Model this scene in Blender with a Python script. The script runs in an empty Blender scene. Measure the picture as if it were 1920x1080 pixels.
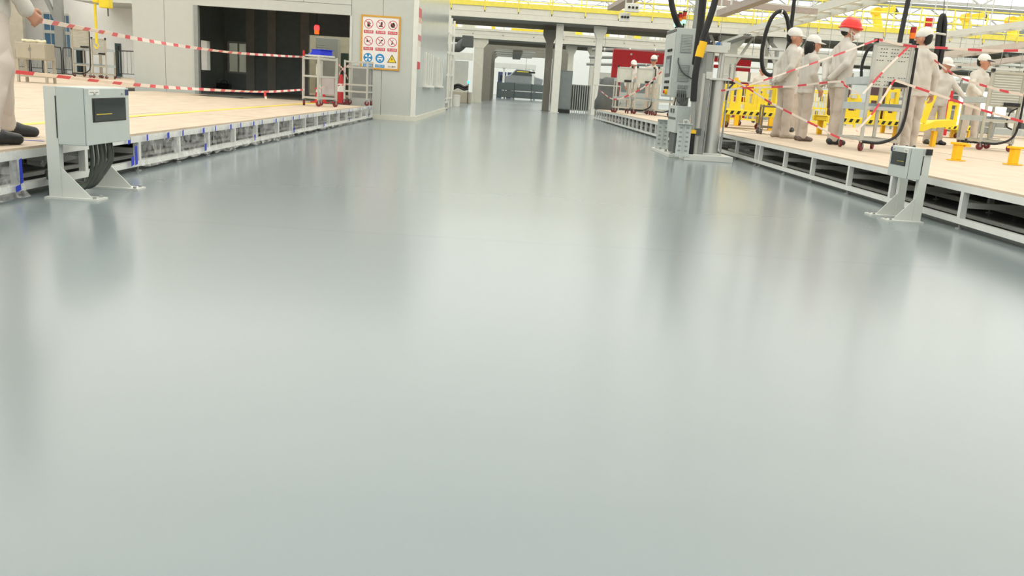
import bpy, bmesh, math, random
import numpy as np
from mathutils import Vector, Matrix
random.seed(7)
SC = bpy.context.scene
COL = SC.collection

# ------------------------------------------------------------------ camera
FPX, ROLL, CAM_H, VPX, VPY = 1600.0, math.radians(3.7), 0.86, 955.0, 166.0
_ux, _uy = math.cos(ROLL), math.sin(ROLL)
_a = (VPX - 960) * _ux + (VPY - 540) * _uy
_b = (VPX - 960) * _uy - (VPY - 540) * _ux
PITCH = math.atan(_b / FPX)
YAW = -math.atan2(_a, FPX * math.cos(PITCH) + _b * math.sin(PITCH))
CF = Vector((math.sin(YAW) * math.cos(PITCH), math.cos(YAW) * math.cos(PITCH), -math.sin(PITCH)))
_R0 = Vector((math.cos(YAW), -math.sin(YAW), 0)); _U0 = _R0.cross(CF)
CR = _R0 * math.cos(ROLL) + _U0 * math.sin(ROLL)
CU = _U0 * math.cos(ROLL) - _R0 * math.sin(ROLL)
CC = Vector((0, 0, CAM_H))
cam = bpy.data.cameras.new('camera'); cam.sensor_width = 36; cam.lens = FPX * 36 / 1920
cam.clip_end = 400; cam.clip_start = .05
camo = bpy.data.objects.new('camera', cam); COL.objects.link(camo)
camo.matrix_world = Matrix(((CR.x, CU.x, -CF.x, CC.x), (CR.y, CU.y, -CF.y, CC.y), (CR.z, CU.z, -CF.z, CC.z), (0, 0, 0, 1)))
SC.camera = camo
def ray(x, y): return CF * FPX + CR * (x - 960) - CU * (y - 540)
def onz(x, y, z): d = ray(x, y); return CC + d * ((z - CAM_H) / d.z)
def ony(x, y, Y): d = ray(x, y); return CC + d * (Y / d.y)
def onx(x, y, X): d = ray(x, y); return CC + d * (X / d.x)

# ------------------------------------------------------------------ world, exposure
SC.view_settings.view_transform = 'Standard'; SC.view_settings.look = 'None'
SC.view_settings.exposure = 0.0; SC.view_settings.gamma = 1.0
SC.view_settings.use_curve_mapping = False
wd = bpy.data.worlds.new('daylight'); SC.world = wd; wd.use_nodes = True
wd.node_tree.nodes['Background'].inputs[0].default_value = (.9, .95, 1, 1)
wd.node_tree.nodes['Background'].inputs[1].default_value = 0.6
SKYLIGHT = 1.72      # strength of the daylight panels in the roof
LIGHT_COL = (1.0, .985, .93)

# ------------------------------------------------------------------ materials
def lin(c):
    return tuple(((v / 255) / 12.92 if v / 255 <= .04045 else ((v / 255 + .055) / 1.055) ** 2.4) for v in c)
MATS = {}
def mat(name, rgb, rough=.5, metal=0.0, var=.06, vs=6.0, bump=0.0, bs=60.0, emit=0.0, alpha=None, trans=0.0, spec=.5, stretch=None):
    if name in MATS: return MATS[name]
    m = bpy.data.materials.new(name); m.use_nodes = True; nt = m.node_tree; N = nt.nodes; L = nt.links
    b = N['Principled BSDF']; c = lin(rgb)
    b.inputs['Base Color'].default_value = (*c, 1); b.inputs['Roughness'].default_value = rough
    b.inputs['Metallic'].default_value = metal; b.inputs['Specular IOR Level'].default_value = spec
    tc = N.new('ShaderNodeTexCoord'); mp = N.new('ShaderNodeMapping'); L.new(tc.outputs['Object'], mp.inputs[0])
    if stretch: mp.inputs['Scale'].default_value = stretch
    if var:
        nz = N.new('ShaderNodeTexNoise'); nz.inputs['Scale'].default_value = vs; nz.inputs['Detail'].default_value = 4
        L.new(mp.outputs[0], nz.inputs['Vector'])
        rp = N.new('ShaderNodeValToRGB'); rp.color_ramp.elements[0].position = .3; rp.color_ramp.elements[1].position = .7
        rp.color_ramp.elements[0].color = (*[v * (1 - var) for v in c], 1); rp.color_ramp.elements[1].color = (*[min(1, v * (1 + var)) for v in c], 1)
        L.new(nz.outputs['Fac'], rp.inputs[0]); L.new(rp.outputs[0], b.inputs['Base Color'])
    if bump:
        n2 = N.new('ShaderNodeTexNoise'); n2.inputs['Scale'].default_value = bs; n2.inputs['Detail'].default_value = 3
        L.new(mp.outputs[0], n2.inputs['Vector'])
        bm_ = N.new('ShaderNodeBump'); bm_.inputs['Strength'].default_value = bump; bm_.inputs['Distance'].default_value = .01
        L.new(n2.outputs['Fac'], bm_.inputs['Height']); L.new(bm_.outputs[0], b.inputs['Normal'])
    if emit:
        b.inputs['Emission Color'].default_value = (*c, 1); b.inputs['Emission Strength'].default_value = emit
    if alpha is not None: b.inputs['Alpha'].default_value = alpha
    if trans: b.inputs['Transmission Weight'].default_value = trans
    MATS[name] = m
    return m

# ------------------------------------------------------------------ mesh helpers
def xf(loc, rz): return Matrix.Translation(Vector(loc)) @ Matrix.Rotation(rz, 4, 'Z')
class MB:
    """collects shapes, then links them as ONE mesh object"""
    def __init__(s): s.v = []; s.f = []; s.m = []; s.mi = 0
    def add(s, vs, fs):
        k = len(s.v); s.v += [tuple(p) for p in vs]; s.f += [tuple(i + k for i in f) for f in fs]; s.m += [s.mi] * len(fs); return s
    def bx(s, x0, x1, y0, y1, z0, z1):
        if s.v:      # boxes of one mesh never share a plane exactly
            e = .00023 * (1 + (len(s.v) // 8) % 5); x0 -= e; x1 += e; y0 -= e; y1 += e; z0 -= e; z1 += e
        return s.add([(x0, y0, z0), (x1, y0, z0), (x1, y1, z0), (x0, y1, z0), (x0, y0, z1), (x1, y0, z1), (x1, y1, z1), (x0, y1, z1)],
                     [(3, 2, 1, 0), (4, 5, 6, 7), (0, 1, 5, 4), (1, 2, 6, 5), (2, 3, 7, 6), (3, 0, 4, 7)])
    def box(s, c, d, M=None):
        vs = [Vector((sx * d[0] / 2, sy * d[1] / 2, sz * d[2] / 2)) for sz in (-1, 1) for sx, sy in ((-1, -1), (1, -1), (1, 1), (-1, 1))]
        if M is not None: vs = [M @ v for v in vs]
        return s.add([v + Vector(c) for v in vs], [(3, 2, 1, 0), (4, 5, 6, 7), (0, 1, 5, 4), (1, 2, 6, 5), (2, 3, 7, 6), (3, 0, 4, 7)])
    def beam(s, p0, p1, w, h=None, up=(0, 0, 1)):
        p0, p1 = Vector(p0), Vector(p1); h = h or w; d = (p1 - p0).normalized(); up = Vector(up)
        if abs(d.dot(up)) > .98: up = Vector((0, 1, 0))
        sd = d.cross(up).normalized(); u = sd.cross(d)
        q = [sd * (a * w / 2) + u * (b * h / 2) for a, b in ((-1, -1), (1, -1), (1, 1), (-1, 1))]
        return s.add([p0 + o for o in q] + [p1 + o for o in q], [(3, 2, 1, 0), (4, 5, 6, 7), (0, 1, 5, 4), (1, 2, 6, 5), (2, 3, 7, 6), (3, 0, 4, 7)])
    def tube(s, pts, r, n=8, r2=None):
        pts = [Vector(p) for p in pts]; m = len(pts); vs = []; fs = []
        pv = None
        for i, p in enumerate(pts):
            t = (pts[min(i + 1, m - 1)] - pts[max(i - 1, 0)]).normalized()
            if pv is None:
                a = Vector((0, 0, 1)) if abs(t.z) < .9 else Vector((1, 0, 0)); pv = t.cross(a).normalized()
            else:
                pv = (pv - t * pv.dot(t)).normalized()
            bn = t.cross(pv); rr = r if r2 is None else r + (r2 - r) * i / (m - 1)
            vs += [p + pv * (rr * math.cos(2 * math.pi * k / n)) + bn * (rr * math.sin(2 * math.pi * k / n)) for k in range(n)]
        for i in range(m - 1):
            for k in range(n):
                a, b = i * n + k, i * n + (k + 1) % n; fs.append((a, b, b + n, a + n))
        fs.append(tuple(range(n - 1, -1, -1))); fs.append(tuple((m - 1) * n + k for k in range(n)))
        return s.add(vs, fs)
    def cyl(s, p0, p1, r, r2=None, n=16): return s.tube([p0, p1], r, n, r2)
    def lathe(s, prof, c=(0, 0, 0), n=20):
        vs = []; fs = []
        for r, z in prof: vs += [(c[0] + r * math.cos(2 * math.pi * k / n), c[1] + r * math.sin(2 * math.pi * k / n), c[2] + z) for k in range(n)]
        for i in range(len(prof) - 1):
            for k in range(n):
                a, b = i * n + k, i * n + (k + 1) % n; fs.append((a, b, b + n, a + n))
        fs.append(tuple(range(n - 1, -1, -1))); fs.append(tuple((len(prof) - 1) * n + k for k in range(n)))
        return s.add(vs, fs)
    def prism(s, poly, f):
        """poly: 2-D outline; f(u, v, t) -> 3-D point, t = 0 / 1"""
        n = len(poly); vs = [f(u, v, 0) for u, v in poly] + [f(u, v, 1) for u, v in poly]
        return s.add(vs, [tuple(range(n - 1, -1, -1)), tuple(range(n, 2 * n))] + [(i, (i + 1) % n, n + (i + 1) % n, n + i) for i in range(n)])
    def build(s, name, m, parent=None, world=False, smooth=False, bevel=0, kind=None, label=None):
        vs = s.v
        if world and parent is not None:
            iv = parent_mat(parent).inverted(); vs = [iv @ Vector(p) for p in vs]
        me = bpy.data.meshes.new(name); me.from_pydata([tuple(p) for p in vs], [], s.f)
        ms = m if isinstance(m, (list, tuple)) else [m]
        for q in ms: me.materials.append(q)
        if len(ms) > 1: me.polygons.foreach_set('material_index', s.m)
        bmm = bmesh.new(); bmm.from_mesh(me); bmesh.ops.recalc_face_normals(bmm, faces=bmm.faces); bmm.to_mesh(me); bmm.free()
        if smooth:
            me.shade_smooth(); me.set_sharp_from_angle(angle=math.radians(40))
        me.update()
        o = bpy.data.objects.new(name, me); COL.objects.link(o)
        if parent is not None: o.parent = parent
        if bevel:
            bv = o.modifiers.new('edge', 'BEVEL'); bv.width = bevel; bv.segments = 2; bv.limit_method = 'ANGLE'
        if kind: o['kind'] = kind
        if label: o['label'] = label
        return o
def parent_mat(p):
    m = xf(p.location, p.rotation_euler.z)
    return parent_mat(p.parent) @ m if p.parent else m
def thing(name, label, cat, loc=(0, 0, 0), rz=0, group=None):
    o = bpy.data.objects.new(name, None); COL.objects.link(o); o.empty_display_size = .1
    o.location = loc; o.rotation_euler = (0, 0, rz); o['label'] = label; o['category'] = cat
    if group: o['group'] = group
    return o
def tag(o, label, cat, group=None):
    o['label'] = label; o['category'] = cat
    if group: o['group'] = group
    return o
def struct(o): o['kind'] = 'structure'; return o
def put(o, name, parent, loc, rz=0):
    c = o.copy(); c.name = name; COL.objects.link(c); c.parent = parent; c.location = loc; c.rotation_euler = (0, 0, rz); return c
def dup(root, loc, rz, label, group=None):
    r = root.copy(); COL.objects.link(r); r.location = loc; r.rotation_euler = (0, 0, rz); r['label'] = label
    if group: r['group'] = group
    for ch in list(root.children):
        c = ch.copy(); COL.objects.link(c); c.parent = r
        for g in list(ch.children):
            d = g.copy(); COL.objects.link(d); d.parent = c
    return r
def bez(p, n=16):
    """smooth curve through the points p (Catmull-Rom)"""
    p = [Vector(q) for q in p]; out = []; P = [p[0] * 2 - p[1]] + p + [p[-1] * 2 - p[-2]]
    for i in range(1, len(P) - 2):
        for k in range(n):
            t = k / n; a, b, c, d = P[i - 1], P[i], P[i + 1], P[i + 2]
            out.append(.5 * ((2 * b) + (c - a) * t + (2 * a - 5 * b + 4 * c - d) * t * t + (3 * b - a - 3 * c + d) * t ** 3))
    out.append(p[-1]); return out

GREY = mat('painted_grey_metal', (190, 197, 193), .42, var=.03)
LGREY = mat('light_grey_enamel', (205, 208, 202), .4, var=.03)
MGREY = mat('mid_grey_metal', (150, 153, 150), .45, var=.05)
DGREY = mat('dark_grey_metal', (84, 88, 87), .5, var=.08)
SLATE = mat('slate_grey_panel', (105, 116, 115), .45, var=.04)
BLACK = mat('black_rubber', (22, 22, 23), .5, var=.1)
BLKP = mat('black_plastic', (30, 30, 32), .35, var=.05)
WHITE = mat('white_paint', (228, 228, 220), .5, var=.03)
CREAM = mat('cream_paint', (214, 211, 198), .55, var=.04)
ALU = mat('aluminium_profile', (200, 200, 194), .32, .55, var=.04)
STEEL = mat('brushed_steel', (212, 212, 208), .3, .65, var=.06, vs=20, stretch=(8, 8, .3))
YEL = mat('yellow_paint', (240, 216, 52), .45, var=.04)
YELD = mat('deep_yellow_paint', (250, 196, 16), .45, var=.04)
RED = mat('red_paint', (205, 28, 40), .45, var=.05)
REDC = mat('red_cone_plastic', (190, 40, 44), .5, var=.05)
WINE = mat('dark_red_wheel', (120, 40, 42), .5, var=.08)
BLUE = mat('blue_tape', (38, 60, 190), .5, var=.08)
BLUEB = mat('blue_bin_plastic', (24, 50, 215), .4, var=.04)
DARK = mat('dark_interior', (30, 32, 32), .6, var=.08)
PLY = mat('plywood', (202, 184, 162), .6, var=.11, vs=5, bump=.04, bs=30, stretch=(1, .35, 1))
PLYE = mat('plywood_edge', (150, 125, 95), .7)
PANEL = mat('booth_panel_paint', (196, 199, 192), .42, var=.02)
SIDEP = mat('booth_side_gloss', (188, 194, 191), .2, var=.02)
GLASSD = mat('dark_window_glass', (44, 50, 52), .08, var=.05)
GLASSB = mat('blue_window_glass', (96, 136, 172), .12, var=.15, vs=1.5)
TAPE_R = mat('tape_red', (222, 78, 88), .4, var=.03)
TAPE_W = mat('tape_white', (240, 226, 214), .4, var=.03)
# ================================================================== SETTING
PL, PR = .31, .365          # heights of the left and right working platforms
# floor ------------------------------------------------------------
def floor_mat():
    m = bpy.data.materials.new('grey_epoxy_floor'); m.use_nodes = True; nt = m.node_tree; N = nt.nodes; L = nt.links
    b = N['Principled BSDF']; tc = N.new('ShaderNodeTexCoord')
    nz = N.new('ShaderNodeTexNoise'); nz.inputs['Scale'].default_value = .35; nz.inputs['Detail'].default_value = 5; nz.inputs['Roughness'].default_value = .6
    L.new(tc.outputs['Object'], nz.inputs['Vector'])
    rp = N.new('ShaderNodeValToRGB'); rp.color_ramp.elements[0].position = .3; rp.color_ramp.elements[1].position = .72
    rp.color_ramp.elements[0].color = (*lin((127, 138, 141)), 1); rp.color_ramp.elements[1].color = (*lin((131, 142, 144)), 1)
    L.new(nz.outputs['Fac'], rp.inputs[0])
    # faint cross joint where two pours of the coating meet
    sx = N.new('ShaderNodeSeparateXYZ'); L.new(tc.outputs['Object'], sx.inputs[0])
    n3 = N.new('ShaderNodeTexNoise'); n3.inputs['Scale'].default_value = .8; L.new(tc.outputs['Object'], n3.inputs['Vector'])
    ad = N.new('ShaderNodeMath'); ad.operation = 'MULTIPLY_ADD'; ad.inputs[1].default_value = .14; L.new(n3.outputs['Fac'], ad.inputs[0]); L.new(sx.outputs['Y'], ad.inputs[2])
    su = N.new('ShaderNodeMath'); su.operation = 'SUBTRACT'; su.inputs[1].default_value = 4.95; L.new(ad.outputs[0], su.inputs[0])
    ab = N.new('ShaderNodeMath'); ab.operation = 'ABSOLUTE'; L.new(su.outputs[0], ab.inputs[0])
    mr = N.new('ShaderNodeMapRange'); mr.inputs[1].default_value = 0; mr.inputs[2].default_value = .05; mr.inputs[3].default_value = .1; mr.inputs[4].default_value = 0; L.new(ab.outputs[0], mr.inputs[0])
    mx = N.new('ShaderNodeMixRGB'); mx.blend_type = 'MIX'; mx.inputs[2].default_value = (*lin((104, 114, 116)), 1)
    L.new(mr.outputs[0], mx.inputs[0]); L.new(rp.outputs[0], mx.inputs[1]); L.new(mx.outputs[0], b.inputs['Base Color'])
    n2 = N.new('ShaderNodeTexNoise'); n2.inputs['Scale'].default_value = 1.1; n2.inputs['Detail'].default_value = 4; L.new(tc.outputs['Object'], n2.inputs['Vector'])
    r2 = N.new('ShaderNodeMapRange'); r2.inputs[3].default_value = .18; r2.inputs[4].default_value = .2; L.new(n2.outputs['Fac'], r2.inputs[0]); L.new(r2.outputs[0], b.inputs['Roughness'])
    b.inputs['IOR'].default_value = 1.46
    return m
X0, X1, Y0, Y1, ZC = -32, 52, -24, 118, 9.5
struct(MB().bx(X0, X1, Y0, Y1, -.2, 0).build('floor', floor_mat()))
# roof with daylight panels ------------------------------------------
ceil = struct(MB().bx(X0, X1, Y0, Y1, ZC, ZC + .2).build('ceiling', mat('white_roof_deck', (226, 226, 218), .7, var=.03)))
sky = mat('daylight_panel', (255, 254, 249), .6, var=0, emit=SKYLIGHT)
for k in range(28):
    y = -20 + 5.0 * k
    MB().bx(X0 + 3, X1 - 3, y, y + 3.6, ZC - .06, ZC - .004).build('skylight_panel', sky, ceil)
trm = mat('roof_truss_steel', (196, 194, 184), .5)
for k, y in enumerate(range(46, 116, 12)):
    b = MB(); b.beam((X0 + .2, y, ZC - .3), (X1 - .2, y, ZC - .3), .18, .22); b.beam((X0 + .2, y, ZC - 1.5), (X1 - .2, y, ZC - 1.5), .16, .16)
    x = X0 + .2; up = True
    while x < X1 - 2.2:
        b.beam((x, y, ZC - (.3 if up else 1.5)), (x + 2, y, ZC - (1.5 if up else .3)), .09); x += 2; up = not up
    b.build('roof_truss', trm, ceil)
# outer walls ---------------------------------------------------------
wm = mat('hall_wall_paint', (244, 244, 238), .7, var=.03)
struct(MB().bx(X0, X1, Y1, Y1 + .2, 0, ZC).build('wall_back', wm))
struct(MB().bx(X0, X1, Y0 - .2, Y0, 0, ZC).build('wall_front', wm))
struct(MB().bx(X0 - .2, X0, Y0, Y1, 0, ZC).build('wall_left', wm))
struct(MB().bx(X1, X1 + .2, Y0, Y1, 0, ZC).build('wall_right', wm))

# ------------------------------------------------------------------ platforms
RAILW = mat('white_frame_paint', (222, 224, 220), .45, var=.04)
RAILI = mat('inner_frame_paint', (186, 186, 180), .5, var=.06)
def platform(name, label, ox, oy, ang, side, length, width, h, posts, skip=None, pitch=1.22, deep=True):
    """local axes: x across (away from the aisle = side), y along the aisle"""
    t = thing(name, label, 'platform', (ox, oy, 0), ang)
    S = side; T = .018; zt = h - T
    bw, bl = 1.22, 2.44
    b0 = MB().bx(.003, bw - .003, .003, bl - .003, 0, T)
    sheet = None; nx = int(math.ceil(width / bw)); ny = int(math.ceil(length / bl)) + 1
    for i in range(nx):
        for j in range(ny):
            lx = i * bw; ly = j * bl - (bl / 2 if i % 2 else 0)
            y0, y1 = max(0, ly), min(length, ly + bl)
            if y1 - y0 < .2: continue
            xx = lx if S > 0 else -lx - bw
            if skip and skip(ox + xx + bw / 2, oy + (y0 + y1) / 2): continue
            if y1 - y0 > bl - .01:
                if sheet is None: o = sheet = b0.build('board', PLY, t)
                else: o = put(sheet, 'board', t, (0, 0, 0))
                o.location = (xx, y0, zt - random.uniform(0, .003))
            else:
                MB().bx(xx + .003, xx + bw - .003, y0 + .003, y1 - .003, zt, h).build('board', PLY, t)
    W = S * 1.0
    def rail(nm, x, z0, z1, w, m): MB().bx(min(x, x + S * w), max(x, x + S * w), 0, length, z0, z1).build(nm, m, t)
    rail('top_rail', 0, zt - .055, zt - .001, .05, RAILW); rail('bottom_rail', 0, .04, .085, .05, RAILW)
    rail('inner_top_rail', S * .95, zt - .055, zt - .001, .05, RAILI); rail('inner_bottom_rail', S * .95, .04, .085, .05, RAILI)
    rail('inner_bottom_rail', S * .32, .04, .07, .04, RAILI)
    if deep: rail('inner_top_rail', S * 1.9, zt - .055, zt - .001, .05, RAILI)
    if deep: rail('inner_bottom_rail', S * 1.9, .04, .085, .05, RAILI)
    if deep: MB().bx(min(S * 2.9, S * 2.95), max(S * 2.9, S * 2.95), 0, length, .0, zt - .001).build('inner_skirt', DGREY, t)
    pm = MB().bx(min(0, S * .048), max(0, S * .048), -.022, .022, .085, zt - .055).build('post', RAILW, t)
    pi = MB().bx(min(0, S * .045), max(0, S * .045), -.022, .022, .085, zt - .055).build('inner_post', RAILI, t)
    ft = MB(); ft.cyl((S * .025, 0, 0), (S * .025, 0, .008), .03, n=10); ft.cyl((S * .025, 0, .008), (S * .025, 0, .04), .009, n=8)
    ft = ft.build('levelling_foot', MGREY, t)
    cr = MB().bx(min(S * .05, S * .95), max(S * .05, S * .95), -.02, .02, (zt) * .48, (zt) * .48 + .045).build('cross_bar', RAILI, t)
    mr = MB().bx(min(0, S * .04), max(0, S * .04), -pitch * .5, pitch * .5, zt * .5, zt * .5 + .04).build('mid_rail', RAILI, t)
    first = True
    for p in posts:
        if first:
            for o, x in ((pm, 0), (pi, S * .95), (ft, 0), (cr, 0), (mr, S * .95)): o.location = (x, p + (pitch * .5 if o is mr else 0), 0)
            if deep: put(pi, 'inner_post', t, (S * 1.9, p + .1, 0))
            put(ft, 'levelling_foot', t, (S * .95, p, 0)); first = False
        else:
            put(pm, 'post', t, (0, p, 0)); put(pi, 'inner_post', t, (S * .95, p, 0))
            if deep: put(pi, 'inner_post', t, (S * 1.9, p + .1, 0))
            put(ft, 'levelling_foot', t, (0, p, 0)); put(ft, 'levelling_foot', t, (S * .95, p, 0)); put(cr, 'cross_bar', t, (0, p, 0))
            if p + pitch < length: put(mr, 'mid_rail', t, (S * .95, p + pitch * .5, 0))
    return t
BX0, BX1, BY0, BY1 = -8.35, -2.1, 19.6, 29.0      # the panel booth
LE = -3.03
pl = platform('working_platform', 'long pale plywood platform on white frame left of the aisle, plastic film along its edge', LE, 3.6, 0, -1, 32.0, 18.3, PL,
    [.05, .91, 1.78, 2.65, 3.57, 4.45, 5.25, 6.1, 6.95, 7.95, 8.7, 9.5, 10.3, 11.25, 12.1, 12.9, 13.7, 14.5, 15.3, 15.95],
    skip=lambda x, y: y > 19.4 and x > BX0 - .5, pitch=.87)
# the part of its frame beyond the booth front is cut: rails end at the booth
for c in pl.children:
    if 'rail' in c.name or 'skirt' in c.name:
        if 'mid' in c.name: continue
        for v in c.data.vertices: v.co.y = min(v.co.y, 15.97)
MB().bx(-4.12, -4.0, 3.7, 18.6, PL + .0006, PL + .0022).build('yellow_marking', mat('yellow_floor_tape', (238, 205, 70), .5, var=.1), pl, world=True)
RE = 3.62
pr1 = platform('working_platform', 'near plywood platform on open white steel frame along the right of the aisle', RE, 3.0, 0, 1, 12.3, 19.5, PR,
    [.05, 1.1, 2.2, 3.72, 5.0, 6.03, 7.15, 8.18, 9.3, 9.5, 10.6, 11.7],
    pitch=1.05)
pr2 = platform('working_platform', 'far plywood platform with close-set posts under the workers by the red gate', 3.36, 15.4, math.radians(1.35), 1, 15.2, 1.22, PR,
    [.05 + .62 * k for k in range(25)], pitch=.62, deep=False)
pr3 = platform('working_platform', 'wide far plywood deck under the yellow conveyor fixtures on the right', 4.64, 15.4, 0, 1, 15.0, 19.5, PR, [.1, 1.3, 2.5], pitch=1.2)

# ------------------------------------------------------------------ panel booth (left)
bt = struct(bpy.data.objects.new('wall_booth', None)); COL.objects.link(bt); bt.location = (BX0, BY0, 0); YB = 25.6
BH = 4.4; DX0, DX1, DZ = -6.94, -3.55, 2.2
W_ = .08
def wall_panels(y, xs, z0, z1, m, par):
    for a, b in zip(xs[:-1], xs[1:]):
        MB().bx(a + .004, b - .004, y, y + W_, z0, z1).build('panel', m, par, world=True)
wall_panels(BY0, [BX0, -7.65, DX0], .02, BH, PANEL, bt)
wall_panels(BY0, [DX1, -2.86, BX1], .02, BH, PANEL, bt)
wall_panels(BY0, [DX0, -5.8, -4.6, DX1], DZ + .22, BH, PANEL, bt)
MB().bx(DX0, DX1, BY0 - .03, BY0 + W_, DZ, DZ + .21).build('lintel', PANEL, bt, world=True)
b = MB(); b.bx(DX0 - .06, DX0 + .03, BY0 - .03, BY0 + .1, PL, DZ); b.build('door_jamb', MGREY, bt, world=True)
b = MB(); b.bx(DX1 - .03, DX1 + .02, BY0 - .02, BY0 + .1, PL, DZ); b.build('door_jamb', LGREY, bt, world=True)
for a, b_ in zip([BY0 + .08, 21.0, 22.2, 23.4, 24.6, 25.8, 27.0, 28.0], [21.0, 22.2, 23.4, 24.6, 25.8, 27.0, 28.0, BY1]):
    MB().bx(BX1 - W_, BX1, a + .003, b_ - .003, .02, BH).build('panel', SIDEP, bt, world=True)
MB().bx(BX1 - .09, BX1 + .012, BY0 - .012, BY0 + .09, .0, BH).build('corner_trim', WHITE, bt, world=True)
b = MB(); b.bx(LE, BX1 + .03, BY0 - .035, BY0, 0, .11); b.bx(BX1, BX1 + .035, BY0 - .03, BY1, 0, .11); b.build('skirting', mat('skirting_cream', (214, 214, 200), .5), bt, world=True)
sy0, sy1 = onx(371, 100, BX0).y, onx(388, 100, BX0).y; sz0_, sz1_ = onx(380, 131, BX0).z, onx(380, 76, BX0).z
for (ya, yb, za, zb) in ((BY0 + .1, sy0, .02, BH), (sy0, sy1, .02, sz0_), (sy0, sy1, sz1_, BH), (sy1, BY1, .02, BH)):
    MB().bx(BX0, BX0 + W_, ya, yb, za, zb).build('panel', PANEL, bt, world=True)
MB().bx(BX0, BX1, BY0, YB + .06, BH, BH + .1).build('roof', PANEL, bt, world=True)  # unseen roof added to keep the inside dark, stopping short of the passage
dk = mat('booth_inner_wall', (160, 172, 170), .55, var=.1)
dk2 = mat('booth_inner_wall_rib', (205, 202, 192), .55)
YB = 25.6   # inner back wall, with an opening on its right and two windows
OX0 = ony(580, 100, YB).x; OX1 = BX1 - W_
OZ = ony(620, 68, YB).z
wx0, wx1 = ony(428, 100, YB).x, ony(466, 100, YB).x; wz1, wz0 = ony(445, 80, YB).z, ony(445, 136, YB).z
b = MB()
for (a, c, z0, z1) in ((BX0 + W_, wx0, .2, BH), (wx0, wx1, .2, wz0), (wx0, wx1, wz1, BH), (wx1, OX0, .2, BH), (OX0, OX1, OZ, BH)):
    b.bx(a, c, YB, YB + .06, z0, z1)
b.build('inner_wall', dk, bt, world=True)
for px in (415, 470, 510, 572):
    x = ony(px, 100, YB).x; MB().bx(x - .12, x + .12, YB - .05, YB, PL, BH).build('wall_rib', dk2, bt, world=True)
MB().bx(BX0 + W_, BX1 - W_, BY0 + .08, YB, .02, PL - .004).build('booth_floor', mat('booth_floor_grey', (120, 118, 110), .5, var=.08), bt, world=True)
MB().bx(BX0 + W_, BX1 - W_, YB + .06, BY1, .02, PL).build('booth_floor', PLY, bt, world=True)
b = MB()
for (ya, yb, za, zb) in ((BY0 + .1, sy0, PL, BH), (sy0, sy1, PL, sz0_), (sy0, sy1, sz1_, BH), (sy1, YB, PL, BH)): b.bx(BX0 + W_, BX0 + W_ + .01, ya, yb, za, zb)
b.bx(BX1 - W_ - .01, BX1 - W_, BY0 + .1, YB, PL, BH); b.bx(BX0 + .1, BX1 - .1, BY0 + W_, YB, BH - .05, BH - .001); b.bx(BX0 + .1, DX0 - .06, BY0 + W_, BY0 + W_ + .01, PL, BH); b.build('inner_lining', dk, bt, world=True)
for i, (a, c) in enumerate(((wx0, wx1),)):
    w = struct(MB().bx(a, c, YB + .02, YB + .03, wz0, wz1).build('window_%d' % (i + 1), mat('clear_pane', (225, 230, 228), .05, var=0, trans=.95)))
    fr = MB(); fr.bx(a - .02, a + .03, YB - .02, YB + .07, wz0, wz1); fr.bx(c - .03, c + .02, YB - .02, YB + .07, wz0, wz1); fr.bx((a + c) / 2 - .02, (a + c) / 2 + .02, YB - .02, YB + .07, wz0, wz1)
    fr.bx(a, c, YB - .02, YB + .07, wz0 - .03, wz0 + .02); fr.bx(a, c, YB - .02, YB + .07, wz1 - .02, wz1 + .03); fr.build('window_frame', WHITE, w)
# lit passage behind the booth's back opening
pw = mat('passage_wall_cream', (214, 208, 184), .6)
# side windows of the booth (white bars)
for i, (ya, yb) in enumerate(((21.35, 23.2), (24.8, 26.6))):
    w = struct(MB().bx(BX1 + .001, BX1 + .008, ya, yb, .8, 1.58).build('window_%d' % (i + 2), mat('side_window_glass', (168, 178, 178), .12)))
    fr = MB()
    for k in range(4):
        y = ya + (yb - ya) * k / 3; fr.bx(BX1, BX1 + .06, y - .07, y + .07, .8, 1.58)
    fr.build('window_bar', WHITE, w)
    MB().bx(BX1, BX1 + .1, ya - .1, yb + .1, .76, .8).build('window_sill', WHITE, w)
# ================================================================== PEOPLE
SKIN = mat('skin', (196, 142, 116), .5, var=.06, vs=14)
CLOTH = mat('beige_work_jacket', (206, 201, 192), .8, var=.05, vs=9, bump=.25, bs=26)
TROUS = mat('beige_work_trousers', (196, 184, 172), .8, var=.06, vs=8, bump=.3, bs=22)
SHOE = mat('black_work_shoe', (36, 38, 40), .45, var=.15)
SHOEB = mat('brown_work_shoe', (112, 96, 88), .5, var=.15)
SHOEG = mat('beige_work_shoe', (176, 166, 150), .5, var=.12)
HAIR = mat('black_hair', (24, 21, 20), .45, var=.2, vs=40)
GLOVE = mat('grey_glove', (168, 164, 152), .8, var=.06)
LIP = mat('lips', (160, 92, 84), .5)
EYE = mat('dark_eyes', (34, 26, 24), .3)
CAPM = mat('pale_grey_cap', (226, 224, 218), .75, var=.03)
CAPD = mat('grey_cap_panel', (166, 170, 170), .75, var=.03)
CAPN = mat('navy_cap_peak', (52, 54, 62), .7)
HELM = mat('red_helmet', (232, 44, 36), .25, var=.02)
MASKM = mat('white_dust_mask', (240, 240, 236), .7)
LAB = ['trousers', 'jacket', 'skin', 'hand', 'shoe', 'hair', 'lip', 'eye']

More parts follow.
